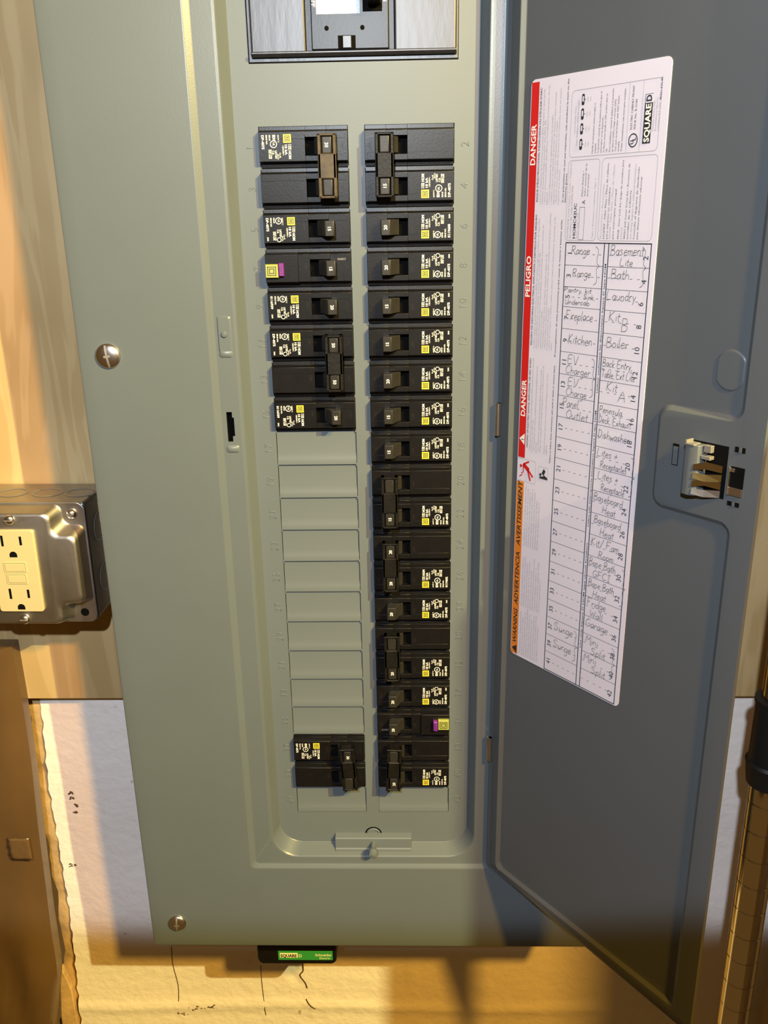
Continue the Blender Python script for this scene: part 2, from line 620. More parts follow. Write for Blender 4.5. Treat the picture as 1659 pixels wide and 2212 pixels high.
for (p0, p1) in zip(slot[:-1], slot[1:-1]):
    if abs(p0[0] - p1[0]) < 1e-9:
        mb.add([(p0[0], yr, p0[1]), (xq, yr, p0[1]), (xq, yr, p1[1]), (p1[0], yr, p1[1])], [(0, 1, 2, 3)])
cover = P(mb.build('cover_plate', 'cover', smooth=True, angle=28))
wn = cover.modifiers.new('weighted_normals', 'WEIGHTED_NORMAL')
wn.keep_sharp = True
wn.weight = 100
mb = MB()
ns = len(slot)
mb.add([(x, yr, z) for x, z in slot] + [(x, yr + 0.0075, z) for x, z in slot],
       [(k, (k + 1) % ns, ns + (k + 1) % ns, ns + k) for k in range(ns)] + [tuple(range(ns, 2 * ns))])
mb.build('strike_slot', 'hole', cover)

# pressed pads in the rebate (rounded, shallow) with a rivet
for z0, z1, xs in ((-0.145, -0.119, -0.0992), (-0.2165, -0.1835, -0.0992)):
    mb = MB()
    for (ix, iy) in ((0.0, 0.0004),):
        pass
    lo = rrect(-0.0985, -0.0885, z0, z1, 0.002, 4)
    li = rrect(-0.0973, -0.0897, z0 + 0.0012, z1 - 0.0012, 0.0015, 4)
    if z0 < -0.18:
        # frame only: the slot stays open
        pass
    if z0 > -0.18:
        mb.loops([[(x, yr + 0.0001, z) for x, z in lo], [(x, yr - 0.0008, z) for x, z in li]], cap_in=True)
        mb.build('pressed_pad', 'cover', cover, smooth=True, angle=30)
mb = MB()
mb.lathe([(0.0022, 0.0), (0.0022, -0.0009), (0.0017, -0.0014), (0.0, -0.0016)], (-0.0935, yr - 0.0007, -0.1315), (0, 1, 0), (1, 0, 0), (0, 0, 1), 18, close=False)
mb.build('rivet', 'cover', cover, smooth=True)
for zz in (-0.1445, -0.2125):
    mb = MB()
    lo = rrect(-0.0985, -0.0885, zz - 0.0035, zz + 0.0025, 0.0022, 5)
    li = rrect(-0.0970, -0.0900, zz - 0.0022, zz + 0.0012, 0.0014, 5)
    mb.loops([[(x, yr + 0.0001, z) for x, z in lo], [(x, yr - 0.0011, z) for x, z in li]], cap_in=True)
    mb.build('pressed_rib', 'cover', cover, smooth=True, angle=70)

# cover screws
for sx, sz, rr in ((-0.1750, -0.1450, 0.0088), (-0.1728, -0.6390, 0.0079)):
    mb = MB()
    prof = [(rr, 0.0), (rr, -0.0006)] + [(rr * math.cos(t), -0.0006 - 0.0030 * math.sin(t)) for t in [math.radians(15 * k) for k in range(1, 6)]] + [(0.0004, -0.0036)]
    mb.lathe(prof, (sx, CY, sz), (0, 1, 0), (1, 0, 0), (0, 0, 1), 32)
    s_ = mb.build('cover_screw', 'screw', None, smooth=True, angle=40)
    P(s_)
    ang = 0.12 if sz > -0.3 else -0.05
    mb = MB()
    ca, sa = math.cos(ang), math.sin(ang)

    def rot(u, v):
        return (sx + u * ca - v * sa, sz + u * sa + v * ca)

    for (hw, hl) in ((0.0007, rr * 0.86), (0.0022, 0.0008)):
        q = [rot(-hw, -hl), rot(hw, -hl), rot(hw, hl), rot(-hw, hl)]
        pts = []
        for t in range(9):
            f = -1 + 2 * t / 8
            yy = CY - 0.0008 - 0.0030 * math.sqrt(max(0.0, 1 - (f * hl / rr) ** 2)) - 0.00012
            for sgn in (-1, 1):
                x_, z_ = rot(sgn * hw, f * hl)
                pts.append((x_, yy, z_))
        mb.add(pts, [(2 * t, 2 * t + 1, 2 * t + 3, 2 * t + 2) for t in range(8)])
    mb.build('drive_slot', 'dsteel', s_)
    for ch in s_.children:
        pass

# dead front plate
mb = MB()
T = 0.0014
ZB = -21 * RP
mb.box(-0.0797, 0.0797, 0, T, 0, 0.0368)
mb.box(-0.0797, XA - 0.0003, 0, T, ZB, 0)
mb.box(XB, XC, 0, T, ZB, 0)
mb.box(XD + 0.0003, 0.0797, 0, T, ZB, 0)
mb.box(-0.0797, 0.0797, 0, T, -0.5640, ZB)
mb.box(-0.0797, -0.0675, 0, T, 0.0368, 0.264)
mb.box(0.0660, 0.0797, 0, T, 0.0368, 0.264)
for k in range(1, 21):
    z = -k * RP
    for x0, x1 in ((XA - 0.0004, XA + 0.0005), (XB - 0.0006, XB + 0.0004), (XC - 0.0004, XC + 0.0005), (XD - 0.0005, XD + 0.0004)):
        mb.box(x0, x1, -0.0003, T, z - 0.0011, z + 0.0011)
dead = P(mb.build('dead_front_plate', 'dead'))
# raised numerals stamped beside each space
for k in range(21):
    z = -(k + 0.5) * RP
    for s, x in ((str(2 * k + 1), -0.0695), (str(2 * k + 2), 0.0712)):
        cu = bpy.data.curves.new('numeral', 'FONT')
        cu.body = s
        cu.size = 0.0072
        cu.extrude = 0.00018
        cu.bevel_depth = 0.00022
        cu.bevel_resolution = 1
        cu.resolution_u = 2
        cu.offset = -0.00020
        cu.align_x = 'CENTER'
        cu.align_y = 'CENTER'
        cu.space_character = 1.15
        t_ = bpy.data.objects.new('t', cu)
        me = bpy.data.meshes.new_from_object(t_)
        bpy.data.objects.remove(t_)
        for v in me.vertices:
            q = v.co.copy()
            v.co = (x - q.y, 0.0001 - q.z, z + q.x)
        for p_ in me.polygons:
            p_.use_smooth = True
        me.materials.clear()
        me.materials.append(M['dead'])
        link(bpy.data.objects.new('stamped_numeral', me), dead)

# twist-out blanks
prof = [(0.0022, 0.0004), (0.0012, 0.0004), (0.0012, 0.0160), (0.0004, 0.0205), (-0.0006, 0.0246), (-0.0005, 0.0251), (0.0022, 0.0251)]


def blank_mesh(x0, x1):
    return MB().prism_x([(y, -zz) for y, zz in prof], x0, x1).mesh('blank', 'dead', smooth=True, angle=40)


bl = blank_mesh(XA + 0.0001, XB - 0.0004)
br = blank_mesh(XC + 0.0002, XD - 0.0001)
for row, me in [(r, bl) for r in list(range(8, 18)) + [20]] + [(20, br)]:
    o = bpy.data.objects.new('twist_out_blank', me)
    link(o, panel)
    o.location = (0, 0, -row * RP + 0.665)

# bottom latch tab with its pin
mb = MB()
mb.prism_x([(-0.0052, -0.5560), (-0.0058, -0.5566), (-0.0064, -0.5655), (-0.0072, -0.5662), (-0.0078, -0.5690), (-0.0070, -0.5696), (0.001, -0.5690), (0.001, -0.5548)], -0.0325, 0.0325)
tab = P(mb.build('latch_tab', 'dead', bevel=0.0009, seg=2))
mb = MB()
mb.lathe([(0.0060, 0.0), (0.0060, -0.001), (0.005, -0.0016)], (0.0, 0.0006, -0.5560), (0, 1, 0), (1, 0, 0), (0, 0, 1), 24, close=False)
mb.build('latch_boss', 'dead', tab, smooth=True)
mb = MB()
mb.lathe([(0.0023, 0.0), (0.0022, -0.006), (0.0024, -0.0085), (0.0037, -0.0100), (0.0041, -0.0125), (0.0032, -0.0150), (0.0, -0.0158)], (0.0, -0.0055, -0.5610), (0, 1, 0), (1, 0, 0), (0, 0, 1), 20, close=False)
mb.build('latch_pin', 'dead', tab, smooth=True)
mb = MB()
mb.lathe([(0.0072, -0.0002), (0.0056, -0.0003)], (0.0, 0.0, -0.5560), (0, 1, 0), (1, 0, 0), (0, 0, 1), 20, 0.15, math.pi - 0.15, close=False)
mb.build('latch_gap', 'hole', tab)
for t_ in tab.children:
    t_.location = Vector(t_.location)

# ------------------------------------------------------------------ breakers
W2 = (XB - XA) / 2
FY = -0.0052             # breaker face


def px2x(p):
    return -W2 + (p - 570) / 185.0 * 2 * W2


def body_profile(h=FY, zt=0.0125, zb=-0.0125):
    return [(0.003, zt), (-0.0006, zt), (-0.0008, 0.0102), (h + 0.0008, 0.0096), (h, 0.0090), (h, -0.0088), (h + 0.0008, -0.0094),
            (-0.0006, -0.0100), (-0.0004, zb), (0.003, zb)]


SLX0, SLX1, SLH = 0.0012, 0.0150, 0.0056
HX0, HX1, HY, HH = 0.0126, 0.0194, -0.0145, 0.0050


def half_profiles(h=FY):
    return ([(0.003, 0.0125), (-0.0006, 0.0125), (-0.0008, 0.0102), (h + 0.0008, 0.0096), (h, 0.0090), (h, SLH), (0.003, SLH)],
            [(0.003, -SLH), (h, -SLH), (h, -0.0088), (h + 0.0008, -0.0094), (-0.0006, -0.0100), (-0.0004, -0.0125), (0.003, -0.0125)])


def body_mb(zo=0.0, kind='std'):
    mb = MB()
    sh = lambda pr: [(y, z + zo) for y, z in pr]
    x0, x1 = -W2 + 0.0002, W2 - 0.0003
    if kind == 'afci':
        xs = px2x(641)
        mb.prism_x(sh(body_profile(-0.0072)), x0, xs)
        mb.prism_x(sh(body_profile()), xs, SLX0)
    else:
        mb.prism_x(sh(body_profile()), x0, SLX0)
    up, dn = half_profiles()
    mb.prism_x(sh(up), SLX0, SLX1)
    mb.prism_x(sh(dn), SLX0, SLX1)
    mb.prism_x(sh(body_profile()), SLX1, x1)
    mb.box(SLX0, SLX1, 0.0020, 0.003, -SLH + zo, SLH + zo)
    # fine step line along the face
    mb.box(x0 + 0.001, SLX0, FY - 0.00022, FY, 0.0046 + zo, 0.0088 + zo) if kind == 'std' else None
    mb.box(SLX1 + 0.003, x1 - 0.0015, FY - 0.00022, FY, 0.0046 + zo, 0.0088 + zo)
    return mb


def handle_mb(zo=0.0):
    mb = MB()
    poly = [(HX0 - 0.0055, -0.0048), (HX0 - 0.0030, -0.0072), (HX0, HY + 0.0006), (HX0 + 0.0006, HY), (HX1 - 0.0006, HY), (HX1, HY + 0.0006), (HX1 - 0.0004, -0.0060), (SLX1 - 0.0002, -0.004), (SLX1 - 0.0004, 0.0015), (HX0 - 0.0050, 0.0015)]
    mb.prism_z(poly, -HH + zo, HH + zo)
    return mb


EXT, EYT = (0, 0, -1), (1, 0, 0)      # breaker print reads downward in the left column


def logo(mby, mbk, x, z, s, y):
    """square-in-square trade mark, s = full size"""
    h = s / 2
    mby.box(x - h, x + h, y - 0.00006, y, z - h, z + h)
    yk = y - 0.00012
    t = s * 0.085
    for hh in (s * 0.34,):
        for q in ((x - hh, x + hh, z + hh - t, z + hh), (x - hh, x + hh, z - hh, z - hh + t), (x - hh, x - hh + t, z - hh, z + hh), (x + hh - t, x + hh, z - hh, z + hh)):
            mbk.box(q[0], q[1], yk, y, q[2], q[3])
    hh = s * 0.17
    t = s * 0.09
    for q in ((x - hh, x + hh, z + hh - t, z + hh), (x - hh, x + hh, z - hh, z - hh + t), (x - hh, x - hh + t, z - hh, z + hh), (x + hh - t, x + hh, z - hh * 1.2, z + hh * 1.3)):
        mbk.box(q[0], q[1], yk, y, q[2], q[3])


def ring_mb(mb, x, z, r, t, y, seg=16):
    vo = [(x + r * math.cos(2 * math.pi * k / seg), y, z + r * math.sin(2 * math.pi * k / seg)) for k in range(seg)]
    vi = [(x + (r - t) * math.cos(2 * math.pi * k / seg), y, z + (r - t) * math.sin(2 * math.pi * k / seg)) for k in range(seg)]
    mb.add(vo + vi, [(k, (k + 1) % seg, seg + (k + 1) % seg, seg + k) for k in range(seg)])


_print = {}


def print_meshes(code, style):
    key = (code, style)
    if key in _print:
        return _print[key]
    y = FY - 0.0004
    mw, my, mk = MB(), MB(), MB()

    def t(s, px, z, size, width=None, bold=0.012):
        put_text(mw, s, (px2x(px), y, z), EXT, EYT, size, width, 'L', bold)

    logo(my, mk, px2x(630), 0.0049, 0.0051, y + 0.0001)
    t('TYPE', 634.5, 0.0016, 0.0015, 0.0034, 0.02)
    t('HOM', 632.0, -0.0024, 0.0024, 0.0050, 0.03)
    t('TYPE', 631.5, 0.0016, 0.0011, 0.0034, 0.02)
    t('10 kA', 624.5, 0.0016, 0.0022, 0.0066, 0.03)
    t('120/240V~', 619.5, 0.0008, 0.0014, 0.0062)
    t('60/75°C', 610.5, 0.0072, 0.0012, 0.0046)
    t('Cu-Al', 613.0, -0.0035, 0.0014, 0.0030)
    t('Al-Cu', 609.0, -0.0044, 0.0014, 0.0032)
    if style == 0:
        ring_mb(mw, px2x(603.5), 0.0052, 0.0022, 0.00045, y)
        put_text(mw, 'UL', (px2x(602), y, 0.0063), EXT, EYT, 0.0018, 0.0022, 'L', 0.02)
        t('LISTED', 604.8, -0.0002, 0.0017, 0.0050, 0.02)
        t('C.B.', 599.5, -0.0002, 0.0016, 0.0026, 0.02)
        ring_mb(mw, px2x(603), -0.0068, 0.0015, 0.00035, y)
    else:
        ring_mb(mw, px2x(601.5), 0.0016, 0.0023, 0.00045, y)
        put_text(mw, 'UL', (px2x(600), y, 0.0028), EXT, EYT, 0.0018, 0.0022, 'L', 0.02)
        t('LISTED', 604, -0.0022, 0.0017, 0.0050, 0.02)
        t('C.B.', 598.5, -0.0022, 0.0016, 0.0026, 0.02)
        t('BDH', 600, 0.0072, 0.0026, 0.0034, 0.03)
    t('HACR TYPE', 594.0, -0.0016, 0.0014, 0.0056, 0.02)
    t('SWD CURR', 590.5, -0.0016, 0.0014, 0.0056, 0.02)
    t('ISSUE', 592.5, 0.0072, 0.0013, 0.0034, 0.02)
    t('ISSUE NO.', 586.0, 0.0072, 0.0014, 0.0058, 0.02)
    t(code, 577.0, 0.0072, 0.0023, 0.0086, 0.025)
    if style == 0:
        t('200', 577.5, -0.0050, 0.0014, 0.0026, 0.02)
    r = (mw.mesh('label_print', 'white_ink', fix=False), my.mesh('logo_square', 'yellow_ink'), mk.mesh('logo_lines', 'black_ink'))
    _print[key] = r
    return r


_mesh = {}


def cached(key, fn):
    if key not in _mesh:
        _mesh[key] = fn()
    return _mesh[key]


def part(name, me, parent, bevel=0.0, zo=0.0):
    o = bpy.data.objects.new(name, me)
    link(o, parent)
    o.location.z = zo
    if bevel:
        md = o.modifiers.new('bevel', 'BEVEL')
        md.width = bevel
        md.segments = 2
        md.limit_method = 'ANGLE'
        md.angle_limit = math.radians(40)
    return o


def num_mesh(s, zo, y, size=0.0031):
    def f():
        mb = MB()
        put_text(mb, s, ((HX0 + HX1) / 2 - size * 0.36, y, zo), EXT, EYT, size, None, 'C', 0.02)
        return mb.mesh('rating', 'white_ink', fix=False)
    return cached(('num', s, zo, y), f)


def breaker(side, row, poles, amp, label, code='DP-4075', style=0, kind='std', nums=(1, 1), tie='tie', print_pole=None, tilt=0.0):
    xc = (XA + XB) / 2 if side == 'L' else (XC + XD) / 2
    zc = -(row + poles / 2) * RP
    name = {1: 'circuit_breaker', 2: 'double_pole_breaker'}[poles]
    if kind == 'afci':
        name = 'arc_fault_breaker'
    root = empty(name, (xc, 0, zc), label, 'breaker', 'breakers in the load centre')
    if side == 'R':
        root.rotation_euler = (0, math.pi, 0)
    zos = [0.0] if poles == 1 else [RP / 2, -RP / 2]
    for i, zo in enumerate(zos):
        body = part('body', cached(('body', kind), lambda: body_mb(0, kind).mesh('body', 'black', smooth=True, angle=30)), root, 0.00035, zo)
        part('slot_floor', cached('slotf', lambda: MB().box(SLX0, SLX1, 0.0016, 0.002, -SLH, SLH).mesh('slot', 'hole')), body)
        hd = part('toggle', cached('toggle', lambda: handle_mb().mesh('toggle', 'handle', smooth=True, angle=30)), root, 0.0004, zo)
        if nums[i]:
            part('rating', num_mesh(amp, 0.0, HY - 0.0001 - (0.0 if poles == 1 else 0.0002)), hd)
        if kind == 'std' and (poles == 1 or i == (0 if print_pole is None else print_pole)):
            mw, my, mk = print_meshes(code, style)
            part('label_print', mw, body)
            lg = part('logo_square', my, body)
            part('logo_lines', mk, body)
        part('moulded_off_mark', cached('off', lambda: _mark('OFF', 655, 0.0035, 0.0001)), body)
        part('moulded_on_mark', cached('on', lambda: _mark('ON', 741, 0.0026, 0.0003)), body)
    if poles == 2:
        x0, x1 = HX0 - 0.0026, HX1 + 0.0026
        mb = MB()
        y0 = HY - 0.0012
        L2 = RP / 2 + HH + 0.0018
        mb.cham(x0, x1, y0, -0.0085, -RP / 2 + HH, RP / 2 - HH, 0.0006)
        mb.cham(x0, HX0 - 0.0004, y0, -0.0085, -L2, L2, 0.0005)
        mb.cham(HX1 + 0.0004, x1, y0, -0.0085, -L2, L2, 0.0005)
        mb.cham(x0, x1, y0, -0.0085, L2 - 0.0015, L2, 0.0004)
        mb.cham(x0, x1, y0, -0.0085, -L2, -L2 + 0.0015, 0.0004)
        tb = mb.build('tie_bar', tie, root)
        tb.rotation_euler = (0, tilt, 0)
    if kind == 'afci':
        y = -0.0072
        mb = MB().cham(px2x(571.5), px2x(599), y - 0.0030, y, -0.0058, 0.0030, 0.0004)
        ls = mb.build('lime_square', 'lime', root)
        mk = MB()
        xx, zz, s = (px2x(571.5) + px2x(599)) / 2, -0.0014, 0.0088
        yk = y - 0.0031
        for hh, t in ((s * 0.33, s * 0.05), (s * 0.19, s * 0.05)):
            for q in ((xx - hh, xx + hh, zz + hh - t, zz + hh), (xx - hh, xx + hh, zz - hh, zz - hh + t), (xx - hh, xx - hh + t, zz - hh, zz + hh), (xx + hh - t, xx + hh, zz - hh, zz + hh)):
                mk.box(q[0], q[1], yk, y, q[2], q[3])
        mk.build('logo_lines', 'black_ink', ls)
        tbn = MB().cham(px2x(600.5), px2x(611), y - 0.0038, y, -0.0048, 0.0036, 0.0005).build('test_button', 'purple', root)
        mb = MB()
        put_text(mb, 'TEST', (px2x(603.5), y - 0.0039, 0.0030), EXT, EYT, 0.0019, 0.0068)
        mb.build('button_lettering', 'black_ink', tbn, fix=False)
        mb = MB()
        put_text(mb, 'C5092', (px2x(735), FY - 0.0003, 0.0062), (-1, 0, 0), (0, 0, -1), 0.0019, 0.0056, 'C')
        mb.build('moulded_code', 'grey_ink', root, fix=False)
    return root


def _mark(t, px, z, d):
    mb = MB()
    put_text(mb, t, (px2x(px), FY - d, z), EXT, EYT, 0.0024, None, 'L', -0.005)
    return mb.mesh('mark', 'handle', fix=False)


# left column (odd spaces)
breaker('L', 0, 2, '30', 'double-pole 30 amp breaker with dusty bronze handle tie, top of the left column', 'DP-4075', 1, nums=(1, 0), tie='brass')
breaker('L', 2, 1, '15', 'black 15 amp breaker directly under the bronze-tied 30 amp breaker', 'DP-4075', 0)
breaker('L', 3, 1, '15', 'black 15 amp breaker with lime square and purple test button in the left column', kind='afci')
breaker('L', 4, 1, '20', 'black 20 amp breaker just below the lime-and-purple breaker of the left column', '0116939', 0)
breaker('L', 5, 2, '50', 'double-pole breaker marked 50 on both toggles', 'DP-4075', 0, nums=(1, 1))
breaker('L', 7, 1, '20', 'black 20 amp breaker between the 50 amp pair and the empty grey blanks', '0116939', 0)
breaker('L', 18, 2, '30', 'double-pole 30 amp breaker alone below the grey blanks of the left column', 'DP-4075', 1, nums=(1, 0), tilt=-0.06)
# right column (even spaces)
breaker('R', 0, 2, '15', 'double-pole 15 amp breaker at the top of the right column', 'DP-4075', 1, nums=(1, 0))
breaker('R', 2, 1, '20', 'uppermost of the two 20 amp breakers under the top right double-pole breaker', '0119600', 0)
breaker('R', 3, 1, '20', 'lower of the two 20 amp breakers under the top right double-pole breaker', 'DP-4075', 0)
breaker('R', 4, 1, '15', '15 amp breaker level with the 20 amp one under the lime-and-purple breaker', 'DP-4075', 0)
breaker('R', 5, 1, '15', '15 amp breaker of the right column beside the upper toggle marked 50', 'DP-4075', 0)
breaker('R', 6, 1, '20', '20 amp breaker of the right column beside the lower toggle marked 50', 'DP-4075', 0)
breaker('R', 7, 1, '15', '15 amp breaker of the right column level with the last breaker above the blanks', 'DP-4075', 0)
breaker('R', 8, 1, '15', '15 amp breaker of the right column level with the first grey blank', 'DP-4075', 0)
breaker('R', 9, 2, '15', 'double-pole 15 amp breaker halfway down the right column beside grey blanks', 'DP-4075', 1, nums=(1, 0))
breaker('R', 11, 2, '20', 'double-pole breaker with 20 on both toggles, beside the grey blanks', '0119602', 1, nums=(1, 1))
breaker('R', 13, 1, '20', 'single 20 amp breaker directly below the pair marked 20 on both toggles', 'DP-4075', 0)
breaker('R', 14, 2, '20', 'second-lowest double-pole 20 amp breaker of the right column', 'DP-4075', 1, nums=(1, 0))
breaker('R', 16, 1, '20', 'single 20 amp breaker directly above the right column lime-and-purple breaker', 'DP-4075', 0)
breaker('R', 17, 1, '20', 'black 20 amp breaker with lime square and purple test button low in the right column', kind='afci')
breaker('R', 18, 2, '20', 'lowest double-pole 20 amp breaker, above the last blank of the right column', 'DP-4075', 1, nums=(1, 0), tilt=0.04)

# main breaker at the top
main = empty('main_breaker', (0, 0, 0.0372), 'large glossy black main breaker at the top of the panel', 'breaker')


def PM(o):
    o.parent = main
    o.location = (0, 0, -0.0372)
    return o


mb = MB()
mb.box(-0.0672, 0.0657, -0.0006, 0.004, 0.0372, 0.20)
mb.cham(-0.0650, -0.0300, -0.0042, 0.0, 0.0402, 0.20, 0.0008)
mb.cham(0.0256, 0.0645, -0.0042, 0.0, 0.0402, 0.20, 0.0008)
PM(mb.build('side_wings', 'shinyblack', bevel=0.0006))
mb = MB()
mb.prism_x([(-0.0030, 0.0398), (-0.0048, 0.0402), (-0.0056, 0.0416), (-0.0056, 0.0428), (0.0, 0.0428), (0.0, 0.0398)], -0.0650, 0.0645)
PM(mb.build('front_lip', 'shinyblack', bevel=0.0006))
mb = MB()
mb.box(-0.0300, 0.0256, -0.0024, 0.0, 0.0428, 0.20)
mb.cham(-0.0262, 0.0222, -0.0066, 0.0, 0.0428, 0.20, 0.0004)
cen = PM(mb.build('centre_body', 'black', bevel=0.0004))
mb = MB()
mb.box(-0.0226, 0.0044, -0.0069, -0.0066, 0.0625, 0.12)
foil = mb.build('rating_foil', 'silver', cen)
mb = MB()
mb.box(0.0062, 0.0182, -0.0068, -0.0064, 0.0635, 0.11)
mb.build('handle_well', 'hole', cen)
mb = MB()
mb.cham(0.0094, 0.0176, -0.0205, -0.006, 0.0672, 0.100, 0.0008)
PM(mb.build('main_handle', 'handle', bevel=0.0008))
for hx in (-0.0165, 0.0058):
    mb = MB()
    mb.lathe([(0.0014, 0), (0.0014, -0.0003), (0.0, -0.0003)], (hx, -0.0066, 0.0548), (0, 1, 0), (1, 0, 0), (0, 0, 1), 14)
    mb.build('screw_hole', 'hole', cen)
mb = MB()
mb.box(-0.0096, 0.0014, -0.0069, -0.0066, 0.0432, 0.0506)
mb.build('tab_recess', 'hole', cen)
mb = MB()
mb.cham(-0.0068, -0.0010, -0.0082, -0.0066, 0.0432, 0.0506, 0.0005)
mb.build('release_tab', 'shinyblack', cen)
mb = MB()
put_text(mb, 'OFF', (-0.0254, -0.0068, 0.0738), EXT, EYT, 0.0034, 0.0072, 'L', 0.01)
put_text(mb, 'ON', (0.0190, -0.0068, 0.0738), EXT, EYT, 0.0030, 0.0050, 'L', 0.01)
mb.build('off_on_lettering', 'white_ink', cen, fix=False)

# ------------------------------------------------------------------ door
TH = 2.2404
HXX, HYY = 0.0951, -0.018
du = Vector((-math.cos(TH), -math.sin(TH), 0))
dn = Vector((-du.y, du.x, 0))
if dn.dot(CAM - Vector((HXX, HYY, 0))) < 0:
    dn = -dn                                   # towards the viewer
door = empty('panel_door', (HXX, HYY, -0.576), 'open grey steel panel door carrying the circuit directory label', 'door')
# door local frame: x along the sheet, y away from the viewer, z up
door.rotation_euler = (0, 0, math.atan2(du.y, du.x))
DZ0, DZ1, DW = -0.5755, 0.30, 0.1975
ZOFF = 0.576
RIM = -0.0024                                  # rim stands proud of the field


def D(mb, name, m, parent=None, **k):
    o = mb.build(name, m, parent or door, **k)
    if parent is None:
        o.location = (0, 0, ZOFF)
    return o


def rounded_poly(pts, rads, seg=5):
    out = []
    n = len(pts)
    for i in range(n):
        p0, p1, p2 = Vector(pts[i - 1]), Vector(pts[i]), Vector(pts[(i + 1) % n])
        a = (p0 - p1).normalized()
        b = (p2 - p1).normalized()
        r = rads[i]
        ang = math.acos(max(-1, min(1, a.dot(b))))
        dist = r / math.tan(ang / 2)
        cc = p1 + (a + b).normalized() * (r / math.sin(ang / 2))
        s, e = p1 + a * dist, p1 + b * dist
        a0 = math.atan2(s.y - cc.y, s.x - cc.x)
        a1 = math.atan2(e.y - cc.y, e.x - cc.x)
        dd = a1 - a0
        while dd > math.pi:
            dd -= 2 * math.pi
        while dd < -math.pi:
            dd += 2 * math.pi
        for k in range(seg + 1):
            t = a0 + dd * k / seg
            out.append((cc.x + r * math.cos(t), cc.y + r * math.sin(t)))
    return out


def field_poly(d):
    """outline of the recessed field, inset by d"""
    pts = [(0.0125 + d, DZ1 - 0.012 - d), (0.0125 + d, -0.5655 + d), (0.1845 - d, -0.5655 + d), (0.1845 - d, -0.2185 - d), (0.1338 - d, -0.2185 - d),
           (0.1338 - d, -0.1630 + d), (0.1845 - d, -0.1630 + d), (0.1845 - d, DZ1 - 0.012 - d)]
    r0 = 0.005
    rads = [r0, r0, r0, 0.008 - d, 0.005 + d, 0.005 + d, 0.008 - d, r0]
    return rounded_poly(pts, rads)


bm = bmesh.new()
outer = rrect(-0.0028, DW, DZ0, DZ1, 0.002, 3)


def loop_verts(pts, y):
    vs = [bm.verts.new((p[0], y, p[1])) for p in pts]
    return vs


def loop_edges(vs):
    es = []
    for k in range(len(vs)):
        e = bm.edges.get((vs[k], vs[(k + 1) % len(vs)])) or bm.edges.new((vs[k], vs[(k + 1) % len(vs)]))
        es.append(e)
    return es


def strip_faces(a, b):
    for k in range(len(a)):
        j = (k + 1) % len(a)
        bm.faces.new((a[k], a[j], b[j], b[k]))


vo = loop_verts(outer, RIM)
for v in vo:
    if v.co.x < 0.01:
        v.co.y = 0.003
f0 = loop_verts(field_poly(0.0), RIM)
bmesh.ops.triangle_fill(bm, use_beauty=True, use_dissolve=False, edges=loop_edges(vo) + loop_edges(f0))
f1 = loop_verts(field_poly(0.0007), RIM + 0.0004)
f2 = loop_verts(field_poly(0.0026), -0.0004)
f3_ = loop_verts(field_poly(0.0034), 0.0)
strip_faces(f0, f1)
strip_faces(f1, f2)
strip_faces(f2, f3_)
bmesh.ops.triangle_fill(bm, use_beauty=True, use_dissolve=False, edges=loop_edges(f3_))
vb = loop_verts([(x, z) for x, z in outer], 0.0006)
for v in vb:
    if v.co.x < 0.01:
        v.co.y = 0.0034
strip_faces(vo, vb)
vb2 = loop_verts([(x, z) for x, z in rrect(-0.0016, DW - 0.0012, DZ0 + 0.0012, DZ1 - 0.0012, 0.0015, 3)], 0.0010)
strip_faces(vb, vb2)
vb3 = loop_verts([(x, z) for x, z in rrect(-0.0016, DW - 0.0012, DZ0 + 0.0012, DZ1 - 0.0012, 0.0015, 3)], 0.0014)
strip_faces(vb2, vb3)
bm.faces.new(vb3)
bmesh.ops.recalc_face_normals(bm, faces=bm.faces)
for f in bm.faces:
    f.smooth = True
for e in bm.edges:
    if len(e.link_faces) == 2 and e.calc_face_angle(0) > math.radians(32):
        e.smooth = False
me = bpy.data.meshes.new('door_sheet')
bm.to_mesh(me)
bm.free()
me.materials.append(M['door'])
sheet = bpy.data.objects.new('door_sheet', me)
link(sheet, door)
sheet.location = (0, 0, ZOFF)
wn = sheet.modifiers.new('weighted_normals', 'WEIGHTED_NORMAL')
wn.keep_sharp = True
wn.weight = 100

# hinge knuckles
for z0, z1 in ((-0.2035, -0.1805), (-0.4705, -0.4490)):
    mb = MB()
    mb.lathe([(0.0024, z0), (0.0024, z1)], (-0.0004, 0.0006, 0), (0, 0, 1), (1, 0, 0), (0, 1, 0), 16)
    mb.prism_z([(-0.0010, -0.0007), (0.0018, -0.0009), (0.0018, 0.0010), (-0.0010, 0.0020)], z0, z1)
    D(mb, 'hinge_knuckle', 'steel', smooth=True)

# pressed round mark near the free edge
mb = MB()
pts = []
for k in range(32):
    t = 2 * math.pi * k / 32
    pts.append((max(-0.0082, min(0.0082, 0.0098 * math.cos(t))), 0.0112 * math.sin(t)))
cx_, cz_ = 0.1725, -0.1365
lo = [(cx_ + a, 0.0001, cz_ + b) for a, b in pts]
m1 = [(cx_ + a * 0.93, -0.0007, cz_ + b * 0.93) for a, b in pts]
m2 = [(cx_ + a * 0.86, -0.0007, cz_ + b * 0.86) for a, b in pts]
mb.loops([lo, m1, m2], cap_in=True)
D(mb, 'pressed_knockout', 'door', smooth=True, angle=60)

